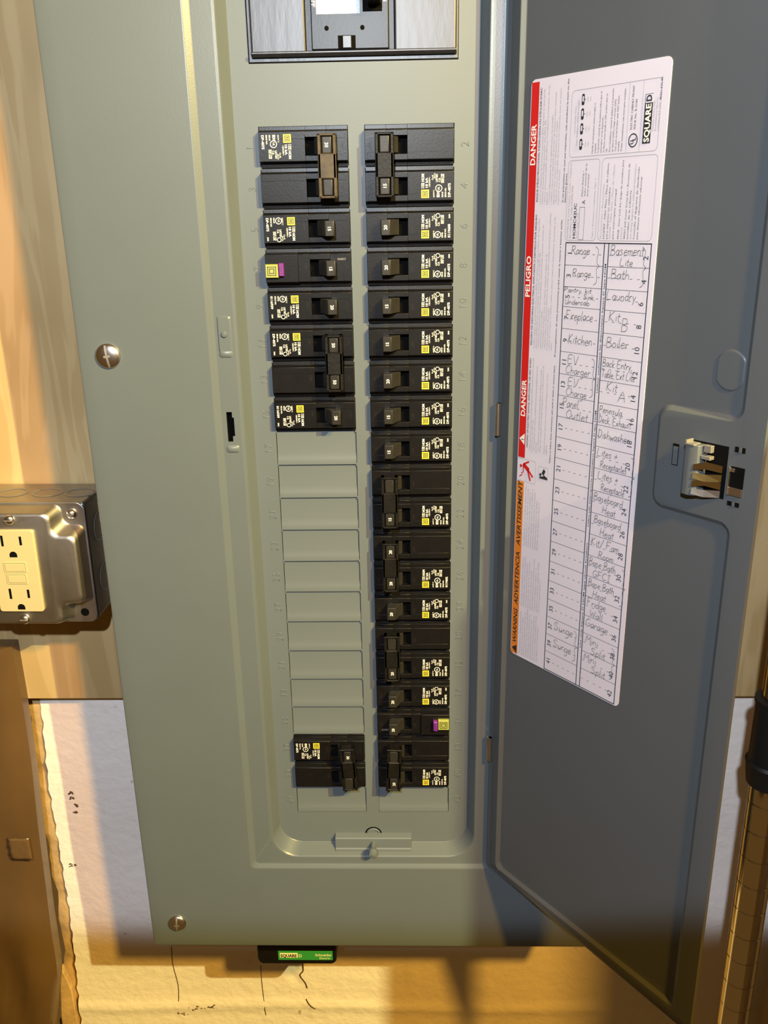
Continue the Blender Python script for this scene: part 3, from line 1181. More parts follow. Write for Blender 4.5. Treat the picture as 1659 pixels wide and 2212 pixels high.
# latch
latch = MB()
latch.box(0.1545, 0.1780, RIM - 0.0002, RIM + 0.0003, -0.2060, -0.1765)
pocket = D(latch, 'latch_pocket', 'hole')
mb = MB()
pr = [(0.1550, RIM), (0.1545, RIM - 0.0045), (0.1560, RIM - 0.0072), (0.1600, RIM - 0.0078), (0.1640, RIM - 0.0060), (0.1655, RIM)]
mb.prism_z(pr, -0.2065, -0.1775)
sld = D(mb, 'latch_slider', 'door', smooth=True, angle=50, bevel=0.0006)
mb = MB()
mb.box(0.1562, 0.1576, RIM - 0.0082, RIM - 0.002, -0.1780, -0.1752)
mb.box(0.1576, 0.1620, RIM - 0.0082, RIM - 0.002, -0.1780, -0.1768)
mb.box(0.1655, 0.1700, RIM - 0.0040, RIM - 0.001, -0.1812, -0.1772)
mb.box(0.1648, 0.1705, RIM - 0.0050, RIM - 0.001, -0.1850, -0.1830)
D(mb, 'latch_hooks', 'dsteel', bevel=0.0003)
for z, ang, m in ((-0.1895, 0.25, 'chrome'), (-0.1945, -0.25, 'brassy'), (-0.1990, 0.3, 'chrome'), (-0.2035, -0.2, 'steel')):
    mb = MB()
    mb.add([(0.1625, RIM - 0.0074, z + 0.0016), (0.1685, RIM - 0.0042, z + 0.0022 + 0.004 * ang), (0.1760, RIM - 0.0010, z + 0.002),
            (0.1760, RIM - 0.0010, z - 0.002), (0.1685, RIM - 0.0046, z - 0.0018 + 0.004 * ang), (0.1625, RIM - 0.0078, z - 0.0016)],
           [(0, 1, 4, 5), (1, 2, 3, 4)])
    o = D(mb, 'latch_spring_leaf', m)
    md = o.modifiers.new('solid', 'SOLIDIFY')
    md.thickness = 0.0005
for x0, x1, z0, z1 in ((0.1435, 0.1475, -0.1935, -0.1810), (0.1815, 0.1875, -0.1785, -0.1755), (0.1800, 0.1885, -0.2025, -0.1865), (0.1805, 0.1875, -0.2085, -0.2060)):
    mb = MB()
    mb.box(x0, x1, RIM - 0.0002, RIM + 0.002, z0, z1)
    D(mb, 'latch_slot', 'hole')
mb = MB()
mb.box(0.1440, 0.1472, RIM - 0.0004, RIM + 0.001, -0.1930, -0.1825)
mb.box(0.1840, 0.1855, RIM - 0.0006, RIM + 0.001, -0.1785, -0.1755)
mb.box(0.1835, 0.1850, RIM - 0.0006, RIM + 0.001, -0.2085, -0.2060)
D(mb, 'latch_plate', 'door')
mb = MB()
mb.box(0.1800, 0.1806, RIM - 0.0016, RIM, -0.2025, -0.1865)
mb.box(0.1806, 0.1830, RIM - 0.0012, RIM, -0.1895, -0.1875)
mb.box(0.1806, 0.1885, RIM - 0.0010, RIM, -0.2025, -0.1980)
D(mb, 'latch_clip', 'steel', bevel=0.0002)

# ------------------------------------------------------------------ directory label on the door
A0 = 0.0205


def SU(a, v):
    return A0 + a + (v + 0.17) * 0.0045


PY = -0.0004                                   # paper front, in front of the field
lab = MB()
lab_pts = rrect(0.0, 0.0993, -0.3650, 0.0194, 0.0035, 5)
lab.prism_y([(SU(a, v), v) for a, v in lab_pts], PY, 0.0)
paper = D(lab, 'directory_label', 'paper')
tag(paper, 'white printed circuit directory label with handwritten circuit names')
INK = PY - 0.00012


def Q(a, v, k=0):
    return (SU(a, v), INK - 0.00004 * k, v)


def rect(mb, a0, a1, v0, v1, k=0):
    mb.add([Q(a0, v0, k), Q(a1, v0, k), Q(a1, v1, k), Q(a0, v1, k)], [(0, 1, 2, 3)])


UPD, UPU = Vector((0.0045, 0, 1)), Vector((-1, 0, 0))      # text that reads upward


def up_text(mb, s, a, v, size, width=None, align='L', bold=0.0, k=1, italic=0.0):
    put_text(mb, s, Q(a, v, k), UPD, UPU, size, width, align, bold, italic)


def lines_ring(mb, a0, a1, v0, v1, r, t):
    o = rrect(a0, a1, v0, v1, r, 4)
    i = rrect(a0 + t, a1 - t, v0 + t, v1 - t, max(r - t, 0.0001), 4)
    n = len(o)
    mb.add([Q(*p) for p in o] + [Q(*p) for p in i], [(k, (k + 1) % n, n + (k + 1) % n, n + k) for k in range(n)])


def PR(mb, name, m):
    o = mb.build(name, m, paper, fix=False)
    return o


rb = MB()
rect(rb, 0.0006, 0.0068, -0.2142, 0.0178)
PR(rb, 'danger_band', 'red')
ob = MB()
ob.add([Q(0.0004, -0.3640), Q(0.0070, -0.3640), Q(0.0070, -0.2312), Q(0.0004, -0.2312)], [(0, 1, 2, 3)])
PR(ob, 'warning_band', 'orange')
wt = MB()
up_text(wt, 'DANGER', 0.0055, -0.0286, 0.0056, 0.0233, bold=0.025)
up_text(wt, 'PELIGRO', 0.0055, -0.1075, 0.0056, 0.0255, bold=0.025)
up_text(wt, 'DANGER', 0.0055, -0.1858, 0.0056, 0.0250, bold=0.025)
wt.add([Q(0.0060, -0.2052, 1), Q(0.0060, -0.1972, 1), Q(0.0012, -0.2012, 1)], [(0, 1, 2)])
PR(wt, 'danger_lettering', 'white_ink')
bt = MB()      # black print
gt = MB()      # fine grey print
up_text(bt, '!', 0.0057, -0.2020, 0.0036, k=3, bold=0.03)
up_text(bt, 'AVERTISSEMENT', 0.0056, -0.2788, 0.0052, 0.0472, bold=0.02, italic=0.15)
up_text(bt, 'ADVERTENCIA', 0.0056, -0.3246, 0.0052, 0.0411, bold=0.02, italic=0.15)
up_text(bt, 'WARNING', 0.0056, -0.3555, 0.0052, 0.0272, bold=0.02, italic=0.15)
bt.add([Q(0.0062, -0.3634, 1), Q(0.0062, -0.3566, 1), Q(0.0014, -0.3600, 1)], [(0, 1, 2)])
up_text(bt, "RISQUE D'ÉLECTROCUTION, D'EXPLOSION OU D'ÉCLAIR D'ARC", 0.0092, -0.0497, 0.0019, 0.0640, bold=0.012)
up_text(bt, 'PELIGRO DE DESCARGA ELÉCTRICA, EXPLOSIÓN O DESTELLO POR ARQUEO', 0.0092, -0.1376, 0.0019, 0.0805, bold=0.012)
up_text(bt, 'HAZARD OF ELECTRIC SHOCK, EXPLOSION, OR ARC FLASH', 0.0092, -0.2063, 0.0019, 0.0600, bold=0.012)
FR = ["• Portez un équipement de protection personnel (ÉPP) approprié et observez les",
      "méthodes de travail électrique sécuritaire. Voir NFPA 70E.", "• Seul un personnel qualifié doit effectuer l'installation et l'entretien de cet",
      "appareil.", "• Coupez l'alimentation de cet appareil avant d'y travailler.",
      "• Utilisez toujours un dispositif de détection de tension à valeur nominale", "appropriée pour s'assurer que l'alimentation est coupée.",
      "• Replacez tous les dispositifs, les portes et les couvercles avant de mettre", "l'appareil sous tension."]
ESP = ["• Utilice equipo de protección personal (EPP) apropiado y siga las prácticas de seguridad", "eléctrica establecidas por su Compañía. Consulte la norma NFPA 70E.",
       "• Solamente el personal eléctrico especializado deberá instalar y prestar servicio de", "mantenimiento a este equipo.",
       "• Desenergice el equipo antes de realizar cualquier trabajo en él.", "• Siempre utilice un dispositivo detector de tensión de valor nominal adecuado para confirmar",
       "la desenergización del equipo.", "• Antes de energizar el equipo, vuelva a colocar todos los dispositivos, las puertas y las", "tapas."]
ENG = ["• Apply appropriate personal protective equipment (PPE) and follow safe electrical", "work practices. See NFPA 70E.",
       "• This equipment must only be installed and serviced by qualified electrical", "personnel.",
       "• Turn off all power supplying this equipment before working on or inside.", "• Always use a properly rated voltage sensing device to confirm power is off.", "",
       "• Replace all devices, doors and covers before turning on power to this", "equipment."]
for lines, v0, wmax in ((FR, -0.0515, 0.0665), (ESP, -0.1395, 0.0835), (ENG, -0.2085, 0.0625)):
    lmax = max(len(s) for s in lines)
    for k, s in enumerate(lines):
        if s:
            up_text(gt, s, 0.0116 + 0.00185 * k, v0, 0.0015, wmax * len(s) / lmax)
up_text(bt, 'Si ces précautions ne sont pas respectées, cela entraînera la mort ou des', 0.0300, -0.0505, 0.0016, 0.0672, bold=0.012)
up_text(bt, 'blessures graves.', 0.0320, -0.0505, 0.0016, 0.0165, bold=0.012)
up_text(bt, 'El incumplimiento de estas precauciones podrá causar la muerte o lesiones serias.', 0.0300, -0.1430, 0.0016, 0.0830, bold=0.012)
up_text(bt, 'Failure to follow these instructions will result in death or serious injury.', 0.0300, -0.2130, 0.0016, 0.0650, bold=0.012)
W1 = ["This equipment is designed and tested", "by Square D to performance levels", "which exceed Underwriters Laboratories", "Listing (UL) and other industry standards.",
      "Use of devices other than Square D may", "adversely affect performance, void", "any warranties and expose equipment or", "personnel to unsafe conditions. Install",
      "only Square D circuit breakers."]
W2_ = ["Este equipo ha sido diseñado y probado por", "Square D para lograr niveles de rendimiento", "que exceden las normas de Underwriters", "Laboratories (UL). El uso de componentes",
       "ajenos que no sean Square D puede", "afectar negativamente el rendimiento, anular", "la garantía y exponer el equipo y el", "personal a condiciones peligrosas. Instale", "sólo interruptores Square D."]
W3 = ["Cet appareil est conçu et vérifié par Square D à des", "niveaux de performance qui dépassent les normes de", "Underwriters Laboratories (UL). L'utilisation de",
      "composants autres que Square D risque d'affecter la", "performance, d'annuler les garanties et d'exposer", "l'équipement et le personnel à des dangers.", "N'installer que des disjoncteurs Square D."]
for lines, v0, wmax in ((W1, -0.3625, 0.0385), (W2_, -0.3235, 0.0395), (W3, -0.2775, 0.0440)):
    lmax = max(len(s) for s in lines)
    for k, s in enumerate(lines):
        up_text(gt, s, 0.0098 + 0.0021 * k, v0, 0.0016, wmax * len(s) / lmax)
# boxes
lines_ring(gt, 0.0327, 0.0945, -0.0258, 0.0100, 0.0025, 0.00025)
lines_ring(gt, 0.0327, 0.0562, -0.0722, -0.0274, 0.0020, 0.00025)
lines_ring(gt, 0.0578, 0.0955, -0.0722, -0.0274, 0.0025, 0.00025)
for a in (0.0735, 0.0825):
    rect(gt, a, a + 0.0002, -0.0256, 0.0098)
up_text(gt, 'Circuit Breaker Status', 0.0365, -0.0125, 0.0013, 0.0140)
up_text(gt, 'Position du disjoncteur / Estado del interruptor', 0.0385, -0.0195, 0.0013, 0.0240)
for k, v in enumerate((-0.0190, -0.0108, -0.0030, 0.0046)):
    pill = rrect(0.0402, 0.0422, v - 0.0030, v + 0.0030, 0.00095, 4)
    bt.add([Q(*p, 1) for p in pill], [tuple(range(len(pill)))])
    rect(gt, 0.0445, 0.0448, v - 0.0015, v + 0.0012)
    rect(gt, 0.0465, 0.0468, v - 0.0013, v + 0.0010)
    rect(bt, 0.0422, 0.0430, v - 0.0002, v + 0.0002, 1)
pw = MB()
for k, v in enumerate((-0.0190, -0.0108, -0.0030, 0.0046)):
    pl = rrect(0.0407, 0.0417, v - 0.0012, v + 0.0018, 0.0004, 3)
    pw.add([Q(*p, 3) for p in pl], [tuple(range(len(pl)))])
PR(pw, 'pill_windows', 'paper')
BX = ["Handle at mid position means breaker is", "tripped.", "La posición central de la palanca indica que el", "interruptor se ha disparado.", "To Reset: move handle to OFF position then to",
      "ON.", "Para restablecer: mueva la palanca a la posición", "de abierto (OFF) y luego a cerrado (ON).", "Test each circuit breaker with TEST button", "monthly.",
      "Probar mensualmente cada interruptor instalado."]
for k, s in enumerate(BX):
    up_text(bt, s, 0.0505 + 0.00205 * k, -0.0245, 0.0014, 0.0325 * len(s) / 48)
up_text(bt, 'ELECTRIC CABINET FRONT', 0.0768, -0.0140, 0.0018, 0.0220)
up_text(bt, 'ISSUE No. R-2160', 0.0792, -0.0140, 0.0018, 0.0150)
# UL mark
seg = 24
ri = [Q(0.0780 + 0.0031 * math.cos(2 * math.pi * k / seg), -0.0195 + 0.0036 * math.sin(2 * math.pi * k / seg)) for k in range(seg)]
r2 = [Q(0.0780 + 0.0025 * math.cos(2 * math.pi * k / seg), -0.0195 + 0.0030 * math.sin(2 * math.pi * k / seg)) for k in range(seg)]
bt.add(ri + r2, [(k, (k + 1) % seg, seg + (k + 1) % seg, seg + k) for k in range(seg)])
up_text(bt, 'U', 0.0784, -0.0215, 0.0030, bold=0.03)
up_text(bt, 'L', 0.0798, -0.0197, 0.0030, bold=0.03)
# maker's block
rect(bt, 0.0842, 0.0893, -0.0217, -0.0016, 0)
sqw = MB()
up_text(sqw, 'SQUARE', 0.0884, -0.0211, 0.0048, 0.0190, k=2, bold=0.03)
PR(sqw, 'maker_lettering', 'white_ink')
rect(bt, 0.0842, 0.0845, -0.0016, 0.0028)
rect(bt, 0.0842, 0.0893, 0.0026, 0.0028)
up_text(bt, 'D', 0.0884, -0.0010, 0.0048, 0.0033, bold=0.03)
for k, (s, wd) in enumerate((('Schneider Electric USA', 0.0150), ('Assembled in Mexico', 0.0165), ('Lexington KY USA', 0.0140))):
    up_text(gt, s, 0.0908 + 0.0017 * k, -0.0160, 0.0013, wd)
up_text(bt, '40261-632-00', 0.0945, -0.0010, 0.0016, 0.0110, bold=0.01)
# model boxes
up_text(gt, 'HOMELINE Load Center Cover / Cubierta', 0.0352, -0.0712, 0.0016, 0.0425)
up_text(gt, 'del centro de carga HOMELINE', 0.0373, -0.0712, 0.0016, 0.0300)
up_text(bt, 'HOMC42UC', 0.0408, -0.0712, 0.0030, 0.0200, bold=0.012)
up_text(gt, 'Series / Série / Serie', 0.0424, -0.0712, 0.0013, 0.0150)
for q in ((0.0430, 0.0470, -0.0718, -0.0716), (0.0430, 0.0470, -0.0535, -0.0533), (0.0430, 0.0432, -0.0718, -0.0533), (0.0468, 0.0470, -0.0718, -0.0533)):
    rect(bt, *q)
up_text(bt, 'A', 0.0470, -0.0518, 0.0034)
up_text(bt, 'Mains Rating /', 0.0448, -0.0475, 0.0014, 0.0140)
up_text(bt, 'Valor nominal de la', 0.0468, -0.0475, 0.0014, 0.0180)
up_text(bt, 'línea principal', 0.0488, -0.0475, 0.0014, 0.0120)
up_text(gt, 'Type 1 Enclosure / Gabinete Tipo 1', 0.0542, -0.0712, 0.0014, 0.0330)
B3 = [('Accessories / Accesorios', 0.0300), ('HOMFP - Filler Plate / Placa de relleno', 0.0410), ('para espacios no utilizados', 0.0280), ('QOFP - Filler Plate / Placa de relleno', 0.0400),
      ('para interruptor principal', 0.0270), ('PKDB - Door Lock Kit / Juego de cerradura para', 0.0420), ('puerta.', 0.0070), ('40261-632 Cover Screw Kit / Accesorio de', 0.0400),
      ('tornillos de la cubierta', 0.0260), ('See wiring diagram for additional information.', 0.0400), ('Consulte el diagrama de alambrado', 0.0380), ('para obtener información adicional.', 0.0330)]
for k, (s, wd) in enumerate(B3):
    up_text(bt if k % 3 else gt, s, 0.0605 + 0.0022 * k + (0.0015 if k > 4 else 0), -0.0712, 0.0015, wd)

# directory table
ROWV = [-0.0735, -0.0865, -0.0992, -0.1112, -0.1246, -0.1388, -0.1528, -0.1666, -0.1804, -0.1940, -0.2080, -0.2226, -0.2374, -0.2522, -0.2667,
        -0.2813, -0.2957, -0.3096, -0.3227, -0.3362, -0.3496, -0.3640]
TA0, TA1, TA2, TA3 = 0.0338, 0.0632, 0.0664, 0.0958
kt = MB()
for a in (TA0, TA1, TA2, TA3):
    rect(kt, a - 0.0003, a + 0.0003, ROWV[-1] - 0.0003, ROWV[0] + 0.0003)
rect(kt, TA0, TA3, ROWV[0] - 0.0003, ROWV[0] + 0.0003)
rect(kt, TA0, TA3, ROWV[-1] - 0.0003, ROWV[-1] + 0.0003)
for k, v in enumerate(ROWV[1:-1]):
    rect(kt, TA0, TA1, v - 0.00012, v + 0.00012)
    rect(kt, TA2, TA3, v - 0.00012, v + 0.00012)
for k in range(21):
    vm = (ROWV[k] + ROWV[k + 1]) / 2
    for j in range(5):
        a = TA0 + 0.0072 + 0.0046 * j
        rect(kt, a, a + 0.0018, vm - 0.00012, vm + 0.00012)
        a = TA2 + 0.0008 + 0.0052 * j
        rect(kt, a, a + 0.0018, vm - 0.00012, vm + 0.00012)
    up_text(kt, str(2 * k + 1), TA0 + 0.0052, vm, 0.0050, align='C', k=0)
    up_text(kt, str(2 * k + 2), TA3 - 0.0014 - (0.0 if k < 2 else 0.001), vm - 0.0012, 0.0050, align='C', k=0)
for k, t_ in enumerate(('Use only Square D HOM type circuit breakers', 'Utilice sólo interruptores automáticos Square D tipo HOM', 'Utiliser seulement les disjoncteurs Square D type HOM')):
    up_text(kt, t_, 0.0655, -0.335 + 0.087 * k, 0.0017, 0.076, bold=0.01, k=0)
PR(kt, 'directory_table', 'black_ink')
PR(bt, 'black_print', 'black_ink')
PR(gt, 'fine_print', 'grey_ink')
# pictograms
lines = MB()
lines_ring(lines, 0.0002, 0.0172, -0.2306, -0.2148, 0.0003, 0.0002)
lines_ring(lines, 0.0200, 0.0284, -0.2256, -0.2170, 0.0003, 0.0002)
PR(lines, 'pictogram_frames', 'grey_ink')
fig = MB()


def stroke(mb, pts, wd, k=1, sm=False):
    ribbon(mb, smooth_pts(pts) if sm else pts, wd, lambda a, v: Q(a, v, k))


sg = 14
fig.add([Q(0.0036 + 0.0011 * math.cos(2 * math.pi * k / sg), -0.2202 + 0.0011 * math.sin(2 * math.pi * k / sg), 1) for k in range(sg)], [tuple(range(sg))])
stroke(fig, [(0.0110, -0.2160), (0.0060, -0.2186), (0.0058, -0.2205)], 0.0012)
stroke(fig, [(0.0058, -0.2186), (0.0086, -0.2206), (0.0110, -0.2220)], 0.0030)
stroke(fig, [(0.0100, -0.2215), (0.0150, -0.2262)], 0.0014)
stroke(fig, [(0.0100, -0.2222), (0.0128, -0.2292)], 0.0014)
stroke(fig, [(0.0058, -0.2196), (0.0060, -0.2244), (0.0044, -0.2250), (0.0050, -0.2262), (0.0026, -0.2280)], 0.0008)
PR(fig, 'shock_pictogram', 'red')
bk = MB()
bk.add([Q(0.0218 + 0.0010 * math.cos(2 * math.pi * k / sg), -0.2226 + 0.0010 * math.sin(2 * math.pi * k / sg), 1) for k in range(sg)], [tuple(range(sg))])
bk.add([Q(0.0210, -0.2252, 1), Q(0.0282, -0.2252, 1), Q(0.0280, -0.2238, 1), Q(0.0250, -0.2224, 1), Q(0.0238, -0.2236, 1), Q(0.0212, -0.2238, 1)], [(0, 1, 2, 3, 4, 5)])
bk.add([Q(0.0228, -0.2216, 1), Q(0.0248, -0.2228, 1), Q(0.0262, -0.2196, 1), Q(0.0246, -0.2180, 1)], [(0, 1, 2, 3)])
PR(bk, 'manual_pictogram', 'black_ink')

# handwriting: single-stroke alphabet
G = {
    'A': [[(0, 0), (.28, 1), (.55, 0)], [(.08, .35), (.5, .38)]], 'B': [[(.05, 0), (.05, 1)], [(.05, 1), (.4, .95), (.4, .6), (.08, .52), (.5, .4), (.45, .05), (.03, 0)]],
    'C': [[(.5, .85), (.3, 1), (.05, .7), (.05, .25), (.28, 0), (.52, .15)]], 'D': [[(.05, 0), (.07, 1)], [(-.02, .98), (.4, .85), (.5, .4), (.3, .05), (.02, 0)]],
    'E': [[(.5, 1), (.05, .98), (.05, 0), (.5, .02)], [(.05, .52), (.42, .54)]], 'F': [[(.05, 0), (.08, 1)], [(.0, 1), (.55, 1)], [(.06, .52), (.42, .54)]],
    'G': [[(.5, .85), (.3, 1), (.05, .65), (.08, .2), (.3, 0), (.52, .2), (.52, .42), (.3, .42)]], 'H': [[(.03, 0), (.05, 1)], [(.48, 0), (.5, 1)], [(.04, .5), (.5, .52)]],
    'I': [[(.2, 0), (.2, 1)], [(.0, 1), (.4, 1)], [(.0, 0), (.4, 0)]], 'K': [[(.05, 0), (.08, 1)], [(.48, 1), (.08, .42), (.5, 0)]],
    'L': [[(.08, 1), (.04, .05), (.5, .03)]], 'M': [[(.0, 0), (.06, 1), (.28, .4), (.52, 1), (.58, 0)]], 'O': [[(.3, 1), (.02, .6), (.08, .15), (.3, 0), (.55, .3), (.5, .8), (.28, 1)]],
    'P': [[(.05, 0), (.07, 1)], [(.0, .95), (.4, .98), (.48, .7), (.3, .48), (.06, .48)]], 'R': [[(.05, 0), (.07, 1)], [(.0, .95), (.4, .98), (.46, .72), (.3, .52), (.06, .5)], [(.18, .5), (.55, .02)]],
    'S': [[(.48, .85), (.28, 1), (.06, .8), (.2, .58), (.45, .4), (.42, .1), (.2, 0), (.0, .12)]], 'T': [[(.28, 0), (.28, 1)], [(.0, 1), (.58, .98)]],
    'U': [[(.04, 1), (.04, .3), (.2, 0), (.42, .15), (.5, 1)], [(.5, .5), (.52, .0)]], 'V': [[(.0, 1), (.28, 0), (.55, 1)]], 'W': [[(.0, 1), (.16, 0), (.32, .7), (.5, 0), (.66, 1)]],
    'a': [[(.36, .42), (.2, .52), (.02, .3), (.1, .02), (.26, .05), (.37, .4)], [(.37, .5), (.36, .12), (.46, .0)]], 'b': [[(.04, 1), (.04, .02)], [(.04, .3), (.22, .5), (.4, .3), (.28, .02), (.05, .04)]],
    'c': [[(.36, .42), (.2, .52), (.02, .28), (.12, .02), (.36, .08)]], 'd': [[(.36, .4), (.18, .5), (.02, .25), (.14, .0), (.34, .12)], [(.38, 1), (.37, .0)]],
    'e': [[(.04, .27), (.34, .32), (.3, .5), (.12, .48), (.02, .22), (.14, .0), (.38, .08)]], 'f': [[(.34, .9), (.2, .98), (.14, .7), (.12, 0)], [(.0, .5), (.3, .52)]],
    'g': [[(.36, .42), (.18, .52), (.02, .3), (.12, .04), (.34, .16)], [(.37, .5), (.36, -.25), (.18, -.42), (.04, -.3)]], 'h': [[(.04, 1), (.03, 0)], [(.03, .3), (.2, .5), (.34, .36), (.35, 0)]],
    'i': [[(.08, .5), (.08, 0)], [(.08, .7), (.09, .74)]], 'k': [[(.04, 1), (.03, 0)], [(.34, .52), (.04, .22), (.36, 0)]], 'l': [[(.06, 1), (.06, .05), (.14, 0)]],
    'm': [[(.02, .5), (.02, 0)], [(.02, .35), (.16, .5), (.24, .36), (.24, 0)], [(.24, .35), (.4, .5), (.47, .36), (.48, 0)]], 'n': [[(.03, .5), (.03, 0)], [(.03, .33), (.2, .5), (.33, .36), (.34, 0)]],
    'o': [[(.2, .52), (.02, .3), (.1, .03), (.28, .04), (.38, .3), (.2, .52)]], 'p': [[(.04, .5), (.02, -.4)], [(.04, .35), (.22, .52), (.38, .32), (.26, .04), (.04, .08)]],
    'r': [[(.04, .5), (.04, 0)], [(.04, .3), (.16, .48), (.3, .46)]], 's': [[(.3, .45), (.14, .52), (.06, .4), (.26, .22), (.24, .04), (.02, .03)]], 't': [[(.14, .85), (.12, .08), (.26, .02)], [(.0, .54), (.3, .56)]],
    'u': [[(.03, .5), (.04, .1), (.18, .0), (.33, .2)], [(.34, .5), (.35, .0)]], 'v': [[(.0, .5), (.16, 0), (.32, .5)]], 'w': [[(.0, .5), (.12, 0), (.24, .4), (.36, 0), (.48, .5)]],
    'x': [[(.0, .5), (.32, 0)], [(.32, .52), (.0, -.02)]], 'y': [[(.02, .5), (.16, .08)], [(.34, .5), (.1, -.38)]], '+': [[(.2, .1), (.22, .65)], [(.0, .36), (.42, .38)]],
    ',': [[(.06, .06), (.0, -.16)]], '/': [[(.0, -.2), (.4, 1.1)]],
}
ADV = {'m': .6, 'i': .2, 'l': .24, ',': .2, 'w': .56, 'W': .78, 'M': .68, ' ': .32, 't': .36, 'r': .36, 'f': .38, 'I': .5}
hw = MB()


def hand(s, a0, a1, v, h):
    """write s between a0 and a1 with its baseline at v and capital height h"""
    tot = sum(ADV.get(c, .66 if c.isupper() else .48) for c in s)
    sx = (a1 - a0) / tot
    x = 0.0
    for c in s:
        j = random.uniform(-0.04, 0.04)
        for pl in G.get(c, []):
            pts = smooth_pts([(a0 + (x + p[0]) * sx + 0.10 * h * p[1], v + (p[1] + j) * h) for p in pl], 3)
            ribbon(hw, pts, 0.00032, lambda a, b: Q(a, b, 4))
        x += ADV.get(c, .66 if c.isupper() else .48)


def cell(side, row, items):
    a0, a1 = (TA0, TA1) if side == 'L' else (TA2, TA3)
    v0, v1 = ROWV[row], ROWV[row + 1]
    for s, f0, f1, fy, fh in items:
        hand(s, a0 + (a1 - a0) * f0, a0 + (a1 - a0) * f1, v0 + (v1 - v0) * fy, abs(v1 - v0) * fh)


cell('L', 0, [('Range', .16, .66, .50, .36)])
cell('L', 1, [('Range', .22, .72, .52, .36)])
cell('L', 2, [('Pantry, kit', .02, .76, .26, .24), ('Sink,', .55, .86, .56, .24), ('Undercab', .06, .72, .86, .26)])
cell('L', 3, [('Fireplace', .10, .84, .56, .42)])
cell('L', 4, [('Kitchen', .20, .86, .60, .42)])
cell('L', 5, [('EV', .22, .52, .48, .38), ('Charger', .18, .86, .94, .36)])
cell('L', 6, [('EV', .26, .56, .48, .38), ('Charge', .22, .80, .94, .36)])
cell('L', 7, [('Panel', .14, .60, .46, .40), ('Outlet', .26, .88, .98, .40)])
cell('L', 18, [('Surge', .24, .84, .55, .46)])
cell('L', 19, [('Surge', .24, .82, .55, .46)])
cell('R', 0, [('Basement', .05, .86, .50, .44), ('Lite', .30, .62, .95, .34)])
cell('R', 1, [('Bath', .10, .56, .50, .42)])
cell('R', 2, [('Laundry', .03, .76, .48, .44)])
cell('R', 3, [('Kit', .12, .42, .44, .42), ('B', .44, .62, .84, .56)])
cell('R', 4, [('Boiler', .10, .66, .55, .42)])
cell('R', 5, [('Back Entry,', .04, .80, .38, .32), ('Table, Ext Lite', .03, .88, .84, .32)])
cell('R', 6, [('Kit', .18, .48, .42, .40), ('A', .50, .70, .80, .46)])
cell('R', 7, [('Peninsula,', .04, .66, .42, .32), ('Deck, Exhaust', .04, .88, .88, .32)])
cell('R', 8, [('Dishwasher', .05, .86, .58, .40)])
cell('R', 9, [('Lites +', .06, .60, .40, .36), ('Receptacles', .16, .86, .92, .32)])
cell('R', 10, [('Lites +', .12, .66, .42, .34), ('Receptacle', .22, .84, .92, .32)])
cell('R', 11, [('Baseboard', .05, .82, .42, .34), ('Heat', .30, .66, .92, .34)])
cell('R', 12, [('Baseboard', .10, .82, .42, .34), ('Heat', .28, .66, .92, .34)])
cell('R', 13, [('Kit/ Fam', .06, .82, .46, .36), ('Room', .28, .70, .98, .32)])
cell('R', 14, [('Base Bath', .04, .78, .44, .36), ('GFCI', .16, .66, .94, .34)])
cell('R', 15, [('Base Bath', .06, .78, .44, .34), ('Heat', .20, .58, .94, .34)])
cell('R', 16, [('Fridge', .06, .60, .42, .38), ('Wall', .16, .54, .94, .34)])
cell('R', 17, [('Garage', .06, .70, .55, .44)])
cell('R', 18, [('Mini', .10, .46, .44, .38), ('Split', .26, .68, .96, .38)])
cell('R', 19, [('Mini', .08, .44, .44, .38), ('Split', .30, .72, .96, .38)])


def brace(a, r0, r1, w_=0.0022):
    v0, v1 = ROWV[r0] - 0.002, ROWV[r1] + 0.002
    vm = (v0 + v1) / 2
    stroke(hw, [(a - w_, v0), (a, v0 - 0.002), (a - w_ * .3, vm + 0.002), (a + w_ * .5, vm), (a - w_ * .3, vm - 0.002), (a, v1 + 0.002), (a - w_, v1)], 0.0003, 4, True)


for a, r0, r1 in ((TA1 - 0.0040, 0, 2), (TA1 - 0.0016, 5, 7), (TA1 - 0.0022, 18, 20), (TA3 - 0.0035, 0, 2), (TA3 + 0.0004, 9, 11), (TA3 + 0.0004, 14, 16), (TA3 - 0.0030, 18, 20)):
    brace(a, r0, r1)
PR(hw, 'handwriting', 'pencil')

# ------------------------------------------------------------------ outlet box on the plywood
ob_root = empty('outlet_box', (-0.2735, PLY_Y, -0.3153), 'square steel outlet box with almond receptacle on the plywood left of the panel', 'outlet')
ob_root.rotation_euler = (0, math.radians(0.4), 0)
BH = 0.0510
mb = MB()
mb.box(-BH, BH, -0.0530, 0.0, -BH, BH)
bx = mb.build('box_body', 'galv', ob_root, bevel=0.003, seg=3)
for kx in (-0.044, -0.016, 0.013, 0.040):
    mb = MB()
    o_ = [(kx + 0.0125 * math.cos(t), -0.028 + 0.0115 * math.sin(t), BH + 0.0002) for t in [2 * math.pi * k / 28 for k in range(28)]]
    i_ = [(kx + 0.0117 * math.cos(t), -0.028 + 0.0107 * math.sin(t), BH + 0.0006) for t in [2 * math.pi * k / 28 for k in range(28)]]
    j_ = [(kx + 0.0110 * math.cos(t), -0.028 + 0.0100 * math.sin(t), BH + 0.0001) for t in [2 * math.pi * k / 28 for k in range(28)]]
    mb.loops([o_, i_, j_])
    mb.build('knockout_ring', 'dsteel', ob_root, smooth=True)
